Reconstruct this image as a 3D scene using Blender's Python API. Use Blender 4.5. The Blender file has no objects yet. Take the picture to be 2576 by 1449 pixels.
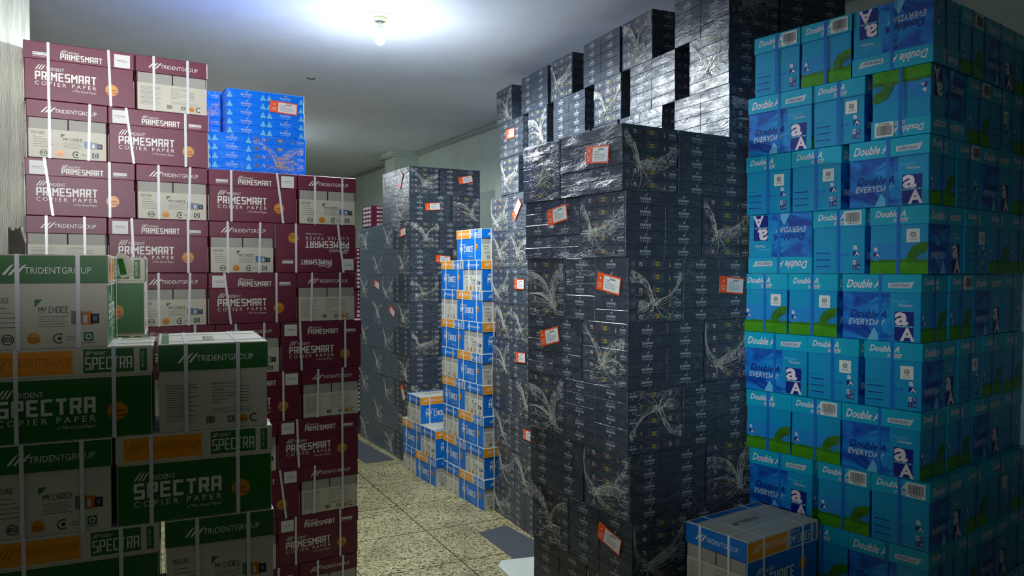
import bpy, math, random
from mathutils import Vector, Matrix
random.seed(7)
C = bpy.context.scene.collection
S = bpy.context.scene
PI = math.pi

# ------------------------------------------------------------------ camera, world, exposure
CAMH = 1.8
F = 1930.0
PITCH = math.atan((724.5 - 680.0) / F)
cd = bpy.data.cameras.new('camera'); cam = bpy.data.objects.new('camera', cd); C.objects.link(cam)
cam.location = (0, 0, CAMH); cam.rotation_euler = (PI/2 - PITCH, 0, 0)
cd.sensor_width = 36; cd.lens = F / 2576 * 36; cd.clip_start = 0.05; cd.clip_end = 100
S.camera = cam
S.view_settings.view_transform = 'Standard'; S.view_settings.look = 'None'
S.view_settings.gamma = 1; S.view_settings.exposure = 0.3
w = bpy.data.worlds.new('world'); S.world = w; w.use_nodes = True
w.node_tree.nodes['Background'].inputs[0].default_value = (0.55, 0.68, 0.8, 1)
w.node_tree.nodes['Background'].inputs[1].default_value = 0.012

CEIL = 3.36
def ray(px, py):
    x = (px - 1288) / F; y = -(py - 724.5) / F
    d = Vector((x, math.cos(PITCH) + y*math.sin(PITCH), y*math.cos(PITCH) - math.sin(PITCH)))
    return d
def on_z(px, py, z=0.0):
    d = ray(px, py); t = (z - CAMH) / d.z
    return Vector((d.x*t, d.y*t, z))
def proj_x(x, y, z):
    dep = y*math.cos(PITCH) - (z-CAMH)*math.sin(PITCH)
    return 1288 + F*x/dep

LAMP = on_z(956, 41, CEIL)                       # where the ceiling bulb hangs
ld = bpy.data.lights.new('bulb_light', 'POINT'); ld.energy = 21; ld.shadow_soft_size = 0.04
ld.color = (0.86, 0.95, 1.0)
lo = bpy.data.objects.new('bulb_light', ld); C.objects.link(lo)
lo.location = (LAMP.x, LAMP.y, CEIL - 0.155)
ls = bpy.data.lights.new('bulb_downlight', 'SPOT'); ls.energy = 180; ls.shadow_soft_size = 0.04; ls.spot_size = math.radians(176); ls.spot_blend = 0.25
ls.color = ld.color                              # a plastic-necked bulb throws most of its light downwards and sideways
lso = bpy.data.objects.new('bulb_downlight', ls); C.objects.link(lso)
# added fill, unseen behind the camera, lifting the maroon stack and left wall
l2 = bpy.data.lights.new('stack_fill_light', 'AREA'); l2.energy = 6.5; l2.shape = 'RECTANGLE'; l2.size = 0.9; l2.size_y = 0.6
l2.color = (0.95, 0.97, 1.0); l2.spread = math.radians(28)
lo2 = bpy.data.objects.new('stack_fill_light', l2); C.objects.link(lo2)
lo2.location = (0.9, -1.4, 2.6)
lo2.rotation_euler = (Vector((-1.85, 3.6, 2.75)) - Vector(lo2.location)).to_track_quat('-Z', 'Y').to_euler()

l3 = bpy.data.lights.new('pile_fill_light', 'AREA'); l3.energy = 2.8; l3.shape = 'RECTANGLE'; l3.size = 1.0; l3.size_y = 0.8
l3.color = (0.8, 0.93, 1.0); l3.spread = math.radians(22)      # added unseen fill from behind left, brightens the near charcoal pile
lo3 = bpy.data.objects.new('pile_fill_light', l3); C.objects.link(lo3); lo3.location = (-1.7, -1.5, 2.3)
lo3.rotation_euler = (Vector((0.75, 3.2, 1.7)) - Vector(lo3.location)).to_track_quat('-Z', 'Y').to_euler()

# ------------------------------------------------------------------ materials
MATS = {}
def lin(c):
    return tuple(((v/255)/12.92 if v/255 <= 0.04045 else ((v/255+0.055)/1.055)**2.4) for v in c)
def mat(name, rgb, rough=0.5, bump=0.0, bscale=30, var=0.0, metal=0.0, spec=0.5, world=False, stretch=(1,1,1)):
    if name in MATS: return MATS[name]
    m = bpy.data.materials.new(name); m.use_nodes = True; MATS[name] = m
    nt = m.node_tree; b = nt.nodes['Principled BSDF']
    col = lin(rgb)
    b.inputs['Base Color'].default_value = (*col, 1)
    b.inputs['Roughness'].default_value = rough
    b.inputs['Metallic'].default_value = metal
    b.inputs['Specular IOR Level'].default_value = spec
    if bump or var:
        geo = nt.nodes.new('ShaderNodeNewGeometry') if world else nt.nodes.new('ShaderNodeTexCoord')
        src = geo.outputs['Position'] if world else geo.outputs['Object']
        mp = nt.nodes.new('ShaderNodeMapping'); mp.inputs['Scale'].default_value = stretch
        nt.links.new(src, mp.inputs['Vector'])
        n = nt.nodes.new('ShaderNodeTexNoise'); n.inputs['Scale'].default_value = bscale; n.inputs['Detail'].default_value = 5
        nt.links.new(mp.outputs[0], n.inputs['Vector'])
        if bump:
            bp = nt.nodes.new('ShaderNodeBump'); bp.inputs['Strength'].default_value = bump; bp.inputs['Distance'].default_value = 0.004
            nt.links.new(n.outputs['Fac'], bp.inputs['Height']); nt.links.new(bp.outputs[0], b.inputs['Normal'])
        if var:
            n2 = nt.nodes.new('ShaderNodeTexNoise'); n2.inputs['Scale'].default_value = bscale*0.35; n2.inputs['Detail'].default_value = 8
            nt.links.new(mp.outputs[0], n2.inputs['Vector'])
            r = nt.nodes.new('ShaderNodeValToRGB')
            r.color_ramp.elements[0].position = 0.3; r.color_ramp.elements[1].position = 0.7
            r.color_ramp.elements[0].color = (*[c*(1-var) for c in col], 1)
            r.color_ramp.elements[1].color = (*[min(1, c*(1+var*0.6)) for c in col], 1)
            nt.links.new(n2.outputs['Fac'], r.inputs[0]); nt.links.new(r.outputs[0], b.inputs['Base Color'])
    return m

mat('maroon_card', (108, 19, 54), 0.44, 0.12, 14, 0.12, world=True)
mat('green_card', (22, 104, 28), 0.42, 0.12, 14, 0.12, world=True)
mat('blue_card', (0, 112, 205), 0.4, 0.12, 14, 0.1, world=True)
mat('white_card', (206, 201, 184), 0.5, 0.12, 14, 0.08, world=True)
mat('flap_card', (168, 165, 156), 0.55, 0.15, 14, 0.1, world=True)
mat('kraft_edge', (150, 120, 84), 0.8)
mat('ink_white', (232, 230, 224), 0.45)
mat('ink_grey', (120, 120, 116), 0.5)
mat('ink_dark', (34, 36, 38), 0.5)
mat('ink_slot', (30, 16, 20), 0.8)
mat('ink_orange', (238, 150, 22), 0.4)
mat('ink_orange_dark', (204, 112, 8), 0.4)
mat('ink_gold', (222, 150, 28), 0.35)
mat('ink_gold_dark', (176, 100, 14), 0.4)
mat('ink_leaf', (30, 110, 60), 0.45)
mat('ink_photo_blue', (60, 120, 170), 0.4)
mat('ink_photo_grey', (110, 116, 122), 0.4)
mat('ink_green_dark', (18, 84, 26), 0.45)
mat('strap_white', (226, 228, 232), 0.3, 0.1, 60)
mat('strap_blue', (18, 108, 196), 0.28, 0.1, 60)
mat('cyan_card', (0, 150, 198), 0.3, 0.08, 12, 0.05, world=True)
mat('cyan_lid', (0, 166, 200), 0.3, 0.08, 12, 0.05, world=True)
mat('ink_navy', (12, 34, 128), 0.35)
mat('ink_mid_blue', (14, 112, 204), 0.3)
mat('ink_pale_blue', (104, 190, 232), 0.3)
mat('ink_sky', (28, 138, 206), 0.3)
mat('ink_silver', (196, 206, 214), 0.35)
mat('ink_pink_white', (236, 218, 226), 0.4)
mat('ink_yellow', (240, 200, 30), 0.4)
mat('ink_red', (190, 70, 84), 0.4)
mat('ink_dull', (92, 96, 104), 0.4)
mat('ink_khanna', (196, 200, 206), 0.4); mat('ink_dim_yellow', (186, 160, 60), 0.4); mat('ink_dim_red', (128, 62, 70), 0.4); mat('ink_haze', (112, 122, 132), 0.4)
mat('label_orange', (245, 84, 12), 0.42, 0.3, 40)
mat('label_paper', (226, 226, 222), 0.5, 0.3, 40)
mat('rubber_sheet', (74, 78, 84), 0.75, 0.2, 60, 0.15)
mat('paper_sheet', (206, 210, 200), 0.6, 0.3, 20, 0.05)
mat('porcelain', (226, 224, 196), 0.35)
mat('pipe_paint', (206, 214, 196), 0.5)
mat('print_grass', (66, 150, 10), 0.35, 0, 40, 0.3)
mat('print_tree', (54, 118, 22), 0.35, 0, 60, 0.4)
mat('dark_blue_board', (10, 20, 70), 0.5)

def art_mat():                                   # printed abstract blue artwork of the cyan cartons
    m = bpy.data.materials.new('print_blue_art'); m.use_nodes = True; MATS['print_blue_art'] = m
    nt = m.node_tree; b = nt.nodes['Principled BSDF']; b.inputs['Roughness'].default_value = 0.3
    tc = nt.nodes.new('ShaderNodeTexCoord'); mp = nt.nodes.new('ShaderNodeMapping')
    mp.inputs['Scale'].default_value = (4, 4, 9); mp.inputs['Rotation'].default_value = (0, 0.6, 0)
    n = nt.nodes.new('ShaderNodeTexNoise'); n.inputs['Scale'].default_value = 1.1; n.inputs['Detail'].default_value = 2; n.inputs['Distortion'].default_value = 1.4
    r = nt.nodes.new('ShaderNodeValToRGB'); e = r.color_ramp.elements
    e[0].position = 0.36; e[0].color = (*lin((4, 62, 158)), 1)
    e[1].position = 0.66; e[1].color = (*lin((30, 168, 222)), 1)
    x = e.new(0.5); x.color = (*lin((10, 116, 204)), 1)
    nt.links.new(tc.outputs['Object'], mp.inputs[0]); nt.links.new(mp.outputs[0], n.inputs['Vector'])
    nt.links.new(n.outputs['Fac'], r.inputs[0]); nt.links.new(r.outputs[0], b.inputs['Base Color'])
art_mat()

def wrap_mat(name, rgb, veil, rough=0.27, strength=1.0, lscale=1.0):
    """ream wrapper under crinkled clear film: coloured print under a glossy wrinkled coat"""
    m = bpy.data.materials.new(name); m.use_nodes = True; MATS[name] = m
    nt = m.node_tree; b = nt.nodes['Principled BSDF']
    geo = nt.nodes.new('ShaderNodeNewGeometry')
    mp = nt.nodes.new('ShaderNodeMapping'); mp.inputs['Scale'].default_value = (3.6, 3.6, 11); mp.inputs['Rotation'].default_value = (0.5, 0.35, 0.2)
    nt.links.new(geo.outputs['Position'], mp.inputs[0])
    n = nt.nodes.new('ShaderNodeTexNoise'); n.inputs['Scale'].default_value = 1.6*lscale; n.inputs['Detail'].default_value = 6
    n.inputs['Roughness'].default_value = 0.62; n.inputs['Distortion'].default_value = 1.6
    nt.links.new(mp.outputs[0], n.inputs['Vector'])
    rg = nt.nodes.new('ShaderNodeMath'); rg.operation = 'SUBTRACT'; rg.inputs[1].default_value = 0.5
    nt.links.new(n.outputs['Fac'], rg.inputs[0])
    ab = nt.nodes.new('ShaderNodeMath'); ab.operation = 'ABSOLUTE'; nt.links.new(rg.outputs[0], ab.inputs[0])
    big = nt.nodes.new('ShaderNodeTexNoise'); big.inputs['Scale'].default_value = 3.0; big.inputs['Detail'].default_value = 2
    nt.links.new(geo.outputs['Position'], big.inputs['Vector'])
    rr = nt.nodes.new('ShaderNodeMapRange'); rr.inputs[1].default_value = 0.38; rr.inputs[2].default_value = 0.68
    rr.inputs[3].default_value = 0.35*strength; rr.inputs[4].default_value = strength
    nt.links.new(big.outputs['Fac'], rr.inputs[0])
    bp = nt.nodes.new('ShaderNodeBump'); bp.inputs['Distance'].default_value = 0.012
    nt.links.new(rr.outputs[0], bp.inputs['Strength']); nt.links.new(ab.outputs[0], bp.inputs['Height'])
    nt.links.new(bp.outputs[0], b.inputs['Normal'])
    # thin folds of the film read milky
    cr = nt.nodes.new('ShaderNodeValToRGB'); e = cr.color_ramp.elements
    e[0].position = 0.0; e[0].color = (*lin(veil), 1); e[1].position = 0.035; e[1].color = (*lin(rgb), 1)
    nt.links.new(ab.outputs[0], cr.inputs[0])
    mx = nt.nodes.new('ShaderNodeMixRGB'); mx.inputs[1].default_value = (*lin(rgb), 1)
    vm = nt.nodes.new('ShaderNodeMath'); vm.operation = 'MULTIPLY'; vm.inputs[1].default_value = 0.38; nt.links.new(rr.outputs[0], vm.inputs[0])
    nt.links.new(vm.outputs[0], mx.inputs[0]); nt.links.new(cr.outputs[0], mx.inputs[2])
    nt.links.new(mx.outputs[0], b.inputs['Base Color'])
    b.inputs['Roughness'].default_value = rough
    b.inputs['Coat Weight'].default_value = 0.06; b.inputs['Specular IOR Level'].default_value = 0.36; b.inputs['Coat Roughness'].default_value = 0.16
    nt.links.new(bp.outputs[0], b.inputs['Coat Normal'])
    return m
wrap_mat('wrapped_charcoal', (58, 65, 75), (124, 134, 146))
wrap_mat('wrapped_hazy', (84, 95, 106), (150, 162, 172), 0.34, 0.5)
wrap_mat('wrapped_blue', (0, 122, 250), (110, 200, 255), 0.24, 0.4)
wrap_mat('wrapped_maroon', (104, 28, 48), (170, 130, 140), 0.3, 0.3)

def film_mat():
    m = bpy.data.materials.new('film_milky'); m.use_nodes = True; MATS['film_milky'] = m
    nt = m.node_tree; b = nt.nodes['Principled BSDF']
    b.inputs['Base Color'].default_value = (*lin((214, 214, 206)), 1); b.inputs['Roughness'].default_value = 0.25
    tc = nt.nodes.new('ShaderNodeNewGeometry')
    n = nt.nodes.new('ShaderNodeTexNoise'); n.inputs['Scale'].default_value = 46; n.inputs['Detail'].default_value = 4; n.inputs['Distortion'].default_value = 1.5
    nt.links.new(tc.outputs['Position'], n.inputs['Vector'])
    r = nt.nodes.new('ShaderNodeMapRange'); r.inputs[1].default_value = 0.42; r.inputs[2].default_value = 0.66; r.inputs[3].default_value = 0.0; r.inputs[4].default_value = 0.5
    nt.links.new(n.outputs['Fac'], r.inputs[0]); nt.links.new(r.outputs[0], b.inputs['Alpha'])
    m2 = mat('film_rope', (206, 206, 196), 0.3, 0.5, 60)
    m2.node_tree.nodes['Principled BSDF'].inputs['Alpha'].default_value = 0.5
film_mat()

# ------------------------------------------------------------------ mesh builder
TXT = {}
def text_geo(txt, bold=0.0, shear=0.0, spacing=1.0):
    k = (txt, bold, shear, spacing)
    if k in TXT: return TXT[k]
    cu = bpy.data.curves.new('t', 'FONT'); cu.body = txt; cu.offset = bold; cu.shear = shear; cu.space_character = spacing
    cu.resolution_u = 2; cu.fill_mode = 'FRONT'
    o = bpy.data.objects.new('t', cu); C.objects.link(o)
    dg = bpy.context.evaluated_depsgraph_get(); dg.update()
    me = o.evaluated_get(dg).to_mesh()
    vs = [(v.co.x, v.co.y) for v in me.vertices]; fs = [tuple(p.vertices) for p in me.polygons]
    o.evaluated_get(dg).to_mesh_clear()
    bpy.data.objects.remove(o); bpy.data.curves.remove(cu)
    x0 = min(v[0] for v in vs); x1 = max(v[0] for v in vs); y0 = min(v[1] for v in vs); y1 = max(v[1] for v in vs)
    vs = [((x-x0)/(x1-x0), (y-y0)/max(1e-6, y1-y0)) for x, y in vs]
    # make faces counter-clockwise
    out = []
    for f in fs:
        a = 0
        for i in range(len(f)):
            p, q = vs[f[i]], vs[f[(i+1) % len(f)]]; a += p[0]*q[1]-q[0]*p[1]
        out.append(f if a > 0 else tuple(reversed(f)))
    TXT[k] = (vs, out); return TXT[k]

GLY = {
 'P': [[(0,0),(0,1),(1,1),(1,.45),(0,.45)]],
 'R': [[(0,0),(0,1),(1,1),(1,.45),(0,.45)], [(.62,.45),(1,0)]],
 'I': [[(.5,0),(.5,1)]],
 'M': [[(0,0),(0,1),(.5,.5),(1,1),(1,0)]],
 'E': [[(1,0),(0,0),(0,1),(1,1)], [(0,.5),(.9,.5)]],
 'S': [[(0,0),(1,0),(1,.5),(0,.5),(0,1),(1,1)]],
 'A': [[(0,0),(0,1),(1,1),(1,0)], [(0,.42),(1,.42)]],
 'T': [[(0,1),(1,1)], [(.5,0),(.5,1)]],
 'C': [[(1,0),(0,0),(0,1),(1,1)]],
 'Y': [[(0,1),(0,.5),(1,.5),(1,1)], [(.5,.5),(.5,0)]],
 'H': [[(0,0),(0,1)], [(1,0),(1,1)], [(0,.5),(1,.5)]],
 'O': [[(0,0),(0,1),(1,1),(1,0),(0,0)]],
}
class MB:
    def __init__(s): s.v = []; s.f = []; s.mi = []; s.mats = []
    def m(s, name):
        if name not in s.mats: s.mats.append(name)
        return s.mats.index(name)
    def poly(s, pts, mname):
        i = len(s.v); s.v += [tuple(p) for p in pts]; s.f.append(tuple(range(i, i+len(pts)))); s.mi.append(s.m(mname))
    def add(s, vs, fs, mname):
        i = len(s.v); s.v += [tuple(p) for p in vs]
        k = s.m(mname)
        for f in fs: s.f.append(tuple(i+q for q in f)); s.mi.append(k)
    def box(s, x0, x1, y0, y1, z0, z1, mname, c=0.0015, edge=None):
        """box with chamfered edges"""
        cx, cy, cz = (x0+x1)/2, (y0+y1)/2, (z0+z1)/2; hx, hy, hz = (x1-x0)/2, (y1-y0)/2, (z1-z0)/2
        c = min(c, hx*.4, hy*.4, hz*.4)
        V = {}; vs = []
        for sx in (-1,1):
            for sy in (-1,1):
                for sz in (-1,1):
                    for ax in range(3):
                        h = [hx-c, hy-c, hz-c]; h[ax] += c
                        V[(sx,sy,sz,ax)] = len(vs); vs.append((cx+sx*h[0], cy+sy*h[1], cz+sz*h[2]))
        fs = []
        def quad(a, n):
            p = [Vector(vs[i]) for i in a]; nn = (p[1]-p[0]).cross(p[2]-p[0])
            fs.append(tuple(a) if nn.dot(Vector(n)) > 0 else tuple(reversed(a)))
        for sg in (-1,1):
            quad([V[(sg,-1,-1,0)],V[(sg,1,-1,0)],V[(sg,1,1,0)],V[(sg,-1,1,0)]], (sg,0,0))
            quad([V[(-1,sg,-1,1)],V[(1,sg,-1,1)],V[(1,sg,1,1)],V[(-1,sg,1,1)]], (0,sg,0))
            quad([V[(-1,-1,sg,2)],V[(1,-1,sg,2)],V[(1,1,sg,2)],V[(-1,1,sg,2)]], (0,0,sg))
        nf = len(fs)
        for a in (-1,1):
            for b in (-1,1):
                quad([V[(a,b,-1,0)],V[(a,b,-1,1)],V[(a,b,1,1)],V[(a,b,1,0)]], (a,b,0))
                quad([V[(a,-1,b,0)],V[(a,-1,b,2)],V[(a,1,b,2)],V[(a,1,b,0)]], (a,0,b))
                quad([V[(-1,a,b,1)],V[(-1,a,b,2)],V[(1,a,b,2)],V[(1,a,b,1)]], (0,a,b))
                for d in (-1,1): quad([V[(a,b,d,0)],V[(a,b,d,1)],V[(a,b,d,2)]], (a,b,d))
        if edge:
            i = len(s.v); s.v += vs
            k, ke = s.m(mname), s.m(edge)
            for q, f in enumerate(fs): s.f.append(tuple(i+t for t in f)); s.mi.append(k if q < nf else ke)
        else: s.add(vs, fs, mname)
    def tube(s, pts, rad, mname, n=6, rads=None, cap=True):
        vs = []; fs = []
        for i, p in enumerate(pts):
            p = Vector(p); a = Vector(pts[max(0, i-1)]); b = Vector(pts[min(len(pts)-1, i+1)])
            t = (b-a).normalized() if (b-a).length > 1e-9 else Vector((0,0,1))
            u = t.cross(Vector((0.13,0.21,0.97))).normalized(); v = t.cross(u)
            r = rads[i] if rads else rad
            for k in range(n):
                an = 2*PI*k/n; vs.append(p + u*math.cos(an)*r + v*math.sin(an)*r)
        for i in range(len(pts)-1):
            for k in range(n):
                fs.append((i*n+k, i*n+(k+1)%n, (i+1)*n+(k+1)%n, (i+1)*n+k))
        if cap: fs.append(tuple(range(n))[::-1]); fs.append(tuple((len(pts)-1)*n+k for k in range(n)))
        s.add(vs, fs, mname)
    def lathe(s, prof, mname, n=32, org=(0,0,0)):
        vs = []; fs = []
        for r, z in prof:
            for k in range(n):
                a = 2*PI*k/n; vs.append((org[0]+r*math.cos(a), org[1]+r*math.sin(a), org[2]+z))
        for i in range(len(prof)-1):
            for k in range(n): fs.append((i*n+k, i*n+(k+1)%n, (i+1)*n+(k+1)%n, (i+1)*n+k))
        s.add(vs, fs, mname)
    def mesh(s, name, smooth=False):
        me = bpy.data.meshes.new(name); me.from_pydata([tuple(v) for v in s.v], [], s.f)
        for n in s.mats: me.materials.append(MATS[n])
        me.polygons.foreach_set('material_index', s.mi)
        if smooth: me.polygons.foreach_set('use_smooth', [True]*len(s.f))
        me.update(); return me

class Face:
    """print area on a flat face: u left-right, v top-down, both 0..1"""
    def __init__(s, mb, o, u, v, w, h): s.mb=mb; s.o=Vector(o); s.u=Vector(u).normalized(); s.v=Vector(v).normalized(); s.n=s.u.cross(s.v); s.w=w; s.h=h
    def p(s, u, v, l=1): return s.o + s.u*(u*s.w) + s.v*((1-v)*s.h) + s.n*(0.00028*l)
    def rect(s, u0, v0, u1, v1, m, l=1): s.mb.poly([s.p(u0,v1,l), s.p(u1,v1,l), s.p(u1,v0,l), s.p(u0,v0,l)], m)
    def poly(s, pts, m, l=1):
        a = sum(pts[i][0]*pts[(i+1)%len(pts)][1]-pts[(i+1)%len(pts)][0]*pts[i][1] for i in range(len(pts)))
        if a > 0: pts = pts[::-1]
        s.mb.poly([s.p(a_, b_, l) for a_, b_ in pts], m)
    def disc(s, u, v, r, m, l=1, teeth=0, n=28):
        pts = []
        N = teeth*2 if teeth else n
        for k in range(N):
            a = -2*PI*k/N; rr = r*(0.93 if teeth and k % 2 else 1)
            pts.append((u + rr*math.cos(a)/s.w, v + rr*math.sin(a)/s.h))
        s.poly(pts, m, l)
    def ring(s, u, v, r0, r1, m, l=1, a0=0, a1=360, n=20):
        for k in range(n):
            t0 = math.radians(a0+(a1-a0)*k/n); t1 = math.radians(a0+(a1-a0)*(k+1)/n)
            s.poly([(u+r*math.cos(t)/s.w, v-r*math.sin(t)/s.h) for r, t in ((r0,t0),(r1,t0),(r1,t1),(r0,t1))], m, l)
    def text(s, txt, u0, v0, u1, v1, m, l=2, bold=0.0, shear=0.0, spacing=1.0):
        vs, fs = text_geo(txt, bold, shear, spacing)
        s.mb.add([s.p(u0+(u1-u0)*x, v1+(v0-v1)*y, l) for x, y in vs], fs, m)
    def vtext(s, txt, u0, v0, u1, v1, m, l=2, bold=0.0):      # reads upwards
        vs, fs = text_geo(txt, bold)
        s.mb.add([s.p(u1-(u1-u0)*y, v1+(v0-v1)*x, l) for x, y in vs], fs, m)
    def block(s, txt, u0, v0, u1, v1, m, t=0.24, l=2, gap=0.2):
        """blocky logo lettering"""
        cnt = 0; ws = [0.32 if c == 'I' else (0.5 if c == ' ' else (1.18 if c == 'M' else 1.0)) for c in txt]
        tot = sum(ws) + gap*(len(txt)-1); sc = (u1-u0)/tot; x = u0
        lh = (v1-v0)*s.h; lw = sc*s.w; th = t*lw*1.05
        for c, wd in zip(txt, ws):
            if c != ' ':
                W_ = wd*lw
                for pl in GLY[c]:
                    pp = [Vector((th/2 + a*(W_-th), th/2 + b*(lh-th))) for a, b in pl]
                    for i in range(len(pp)-1):
                        a, b = pp[i], pp[i+1]; d = (b-a).normalized(); nn = Vector((-d.y, d.x))*th/2
                        a2 = a - d*th*0.36; b2 = b + d*th*0.36
                        q = [a2-nn, b2-nn, b2+nn, a2+nn]
                        cnt += 1; s.poly([(x + k.x/s.w, v1 - k.y/s.h) for k in q], m, l + (cnt % 6)*.18)
            x += (wd+gap)*sc
    def slashes(s, u0, v0, u1, v1, m, l=2):
        w_ = (u1-u0)
        for k in range(3):
            a = u0 + w_*0.25*k; s.poly([(a, v1), (a+w_*.13, v1), (a+w_*.5, v0), (a+w_*.32, v0+(v1-v0)*.2)], m, l)
    def bars(s, u0, v0, u1, v1, m='ink_dark', l=2, seed=3, n=26):
        rd = random.Random(seed); x = u0; st = (u1-u0)/n
        while x < u1-st*.5:
            wd = st*rd.choice((.35,.55,.9)); s.rect(x, v0, min(u1, x+wd), v1, m, l); x += wd + st*rd.choice((.35,.5,.7))
    def seal(s, u, v, r, l=1):
        s.disc(u, v, r, 'ink_gold', l, teeth=26); s.ring(u, v, r*.74, r*.8, 'ink_gold_dark', l+1)
        s.rect(u-r*.62/s.w, v-r*.14/s.h, u+r*.62/s.w, v+r*.16/s.h, 'ink_gold_dark', l+1)
        s.poly([(u-r/s.w, v+r*.35/s.h), (u+r/s.w, v+r*.35/s.h), (u+r*.8/s.w, v+r*.58/s.h), (u-r*.8/s.w, v+r*.58/s.h)], 'ink_gold_dark', l+1)

# ------------------------------------------------------------------ object helpers
def link(name, me, parent=None, label=None):
    o = bpy.data.objects.new(name, me); C.objects.link(o)
    if parent: o.parent = parent
    if label: o['label'] = label
    return o
def tag(o, label, cat, group=None):
    o['label'] = label; o['category'] = cat
    if group: o['group'] = group
    return o
def struct(name, mb, smooth=False):
    o = link(name, mb.mesh(name, smooth)); o['kind'] = 'structure'; return o
def empty(name):
    o = bpy.data.objects.new(name, None); C.objects.link(o); o.empty_display_size = 0.05; return o

# ------------------------------------------------------------------ cartons of three colours: body, lid, straps
def faces_of(mb, L, W, H, e=0.0):
    hx, hy = L/2+e, W/2+e
    return dict(
        L=Face(mb, (-hx,-hy,0), (1,0,0), (0,0,1), 2*hx, H),
        K=Face(mb, (hx,hy,0), (-1,0,0), (0,0,1), 2*hx, H),
        S=Face(mb, (hx,-hy,0), (0,1,0), (0,0,1), 2*hy, H),
        B=Face(mb, (-hx,hy,0), (0,-1,0), (0,0,1), 2*hy, H))

FINE = ['Manufactured and Packed by:', 'Factory at: District, Road', 'In case of any consumer', 'complaint please contact', 'Toll Free No.', 'Email:']
def features_panel(f, kind, top):
    g = lambda v: top + (v-.5)*(1-top)/.5         # the panel layout was read with its top at v=.5
    f.text('FEATURES', .06, g(.545), .21, g(.595), 'ink_dark', 1)
    for i in range(5): f.rect(.075, g(.635+i*.042), .075+(.12,.16,.2,.24,.2)[i], g(.643+i*.042), 'ink_grey', 1)
    f.poly([(.41,g(.565)),(.475,g(.565)),(.41,g(.635))], 'ink_leaf', 1)
    f.block('MY CHOICE', .44, g(.63), .68, g(.685), 'ink_dark', .2, 1)
    for i in range(5): f.rect(.44, g(.715+i*.022), .68-.03*(i % 2), g(.72+i*.022), 'ink_grey', 1)
    f.rect(.70, g(.67), .79, g(.79), 'ink_photo_blue' if kind != 'green' else 'ink_photo_grey', 1)
    f.rect(.79, g(.68), .87, g(.80), 'ink_orange_dark' if kind == 'green' else 'ink_photo_grey', 1)
    f.rect(.86, g(.70), .93, g(.79), 'ink_dark', 1); f.rect(.73, g(.70), .78, g(.80), 'ink_photo_grey', 2)
    f.rect(.80, g(.71), .83, g(.78), 'ink_silver', 2); f.rect(.88, g(.72), .91, g(.76), 'ink_photo_blue', 2)
    f.ring(.2, g(.915), .0125, .015, 'ink_dark', 1); f.text('eco', .165, g(.89), .235, g(.935), 'ink_dark', 1, .02)
    f.seal(.4, g(.91), .017)
    f.ring(.6, g(.915), .011, .015, 'ink_leaf' if kind == 'green' else 'ink_dark', 1, 50, 310); f.disc(.605, g(.915), .005, 'ink_dark', 1)
    f.rect(.66, g(.90), .72, g(.908), 'ink_grey', 1); f.rect(.66, g(.925), .74, g(.93), 'ink_grey', 1)
    f.rect(.80, g(.865), .88, g(.945), 'ink_leaf' if kind == 'green' else 'ink_dark', 1); f.ring(.84, g(.905), .005, .008, 'ink_white', 2)
    f.rect(.79, g(.955), .89, g(.962), 'ink_grey', 1)
def maker_panel(f, top):
    g = lambda v: top + (v-.5)*(1-top)/.5
    f.text(FINE[0], .06, g(.55), .34, g(.572), 'ink_dark', 1)
    for i in range(15): f.rect(.06, g(.585+i*.022), .34-(.0,.06,.03,.1)[i % 4], g(.590+i*.022), 'ink_grey' if i % 4 else 'ink_dark', 1)
    f.text('WHOLESALE PACKAGE', .48, g(.55), .70, g(.568), 'ink_dark', 1)
    for i, t in enumerate(('Name of Commodity', 'Net Weight', 'Total inside package', 'Sheets per package', 'Sheet Size', 'GSM')):
        f.text(t, .48, g(.585+i*.03), .48+(.22,.12,.22,.2,.12,.06)[i], g(.603+i*.03), 'ink_dark', 1); f.rect(.73, g(.59+i*.03), .82, g(.597+i*.03), 'ink_grey', 1)
    for i in range(3): f.rect(.48, g(.80+i*.02), .84, g(.804+i*.02), 'ink_grey', 1)
    f.bars(.42, g(.87), .5, g(.94), l=1, n=14)
    f.rect(.62, g(.88), .68, g(.94), 'ink_dark', 1); f.text('IS', .63, g(.89), .67, g(.93), 'ink_white', 2, .02)
    f.seal(.77, g(.91), .013); f.ring(.87, g(.91), .009, .013, 'ink_dark', 1, 50, 310)

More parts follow.
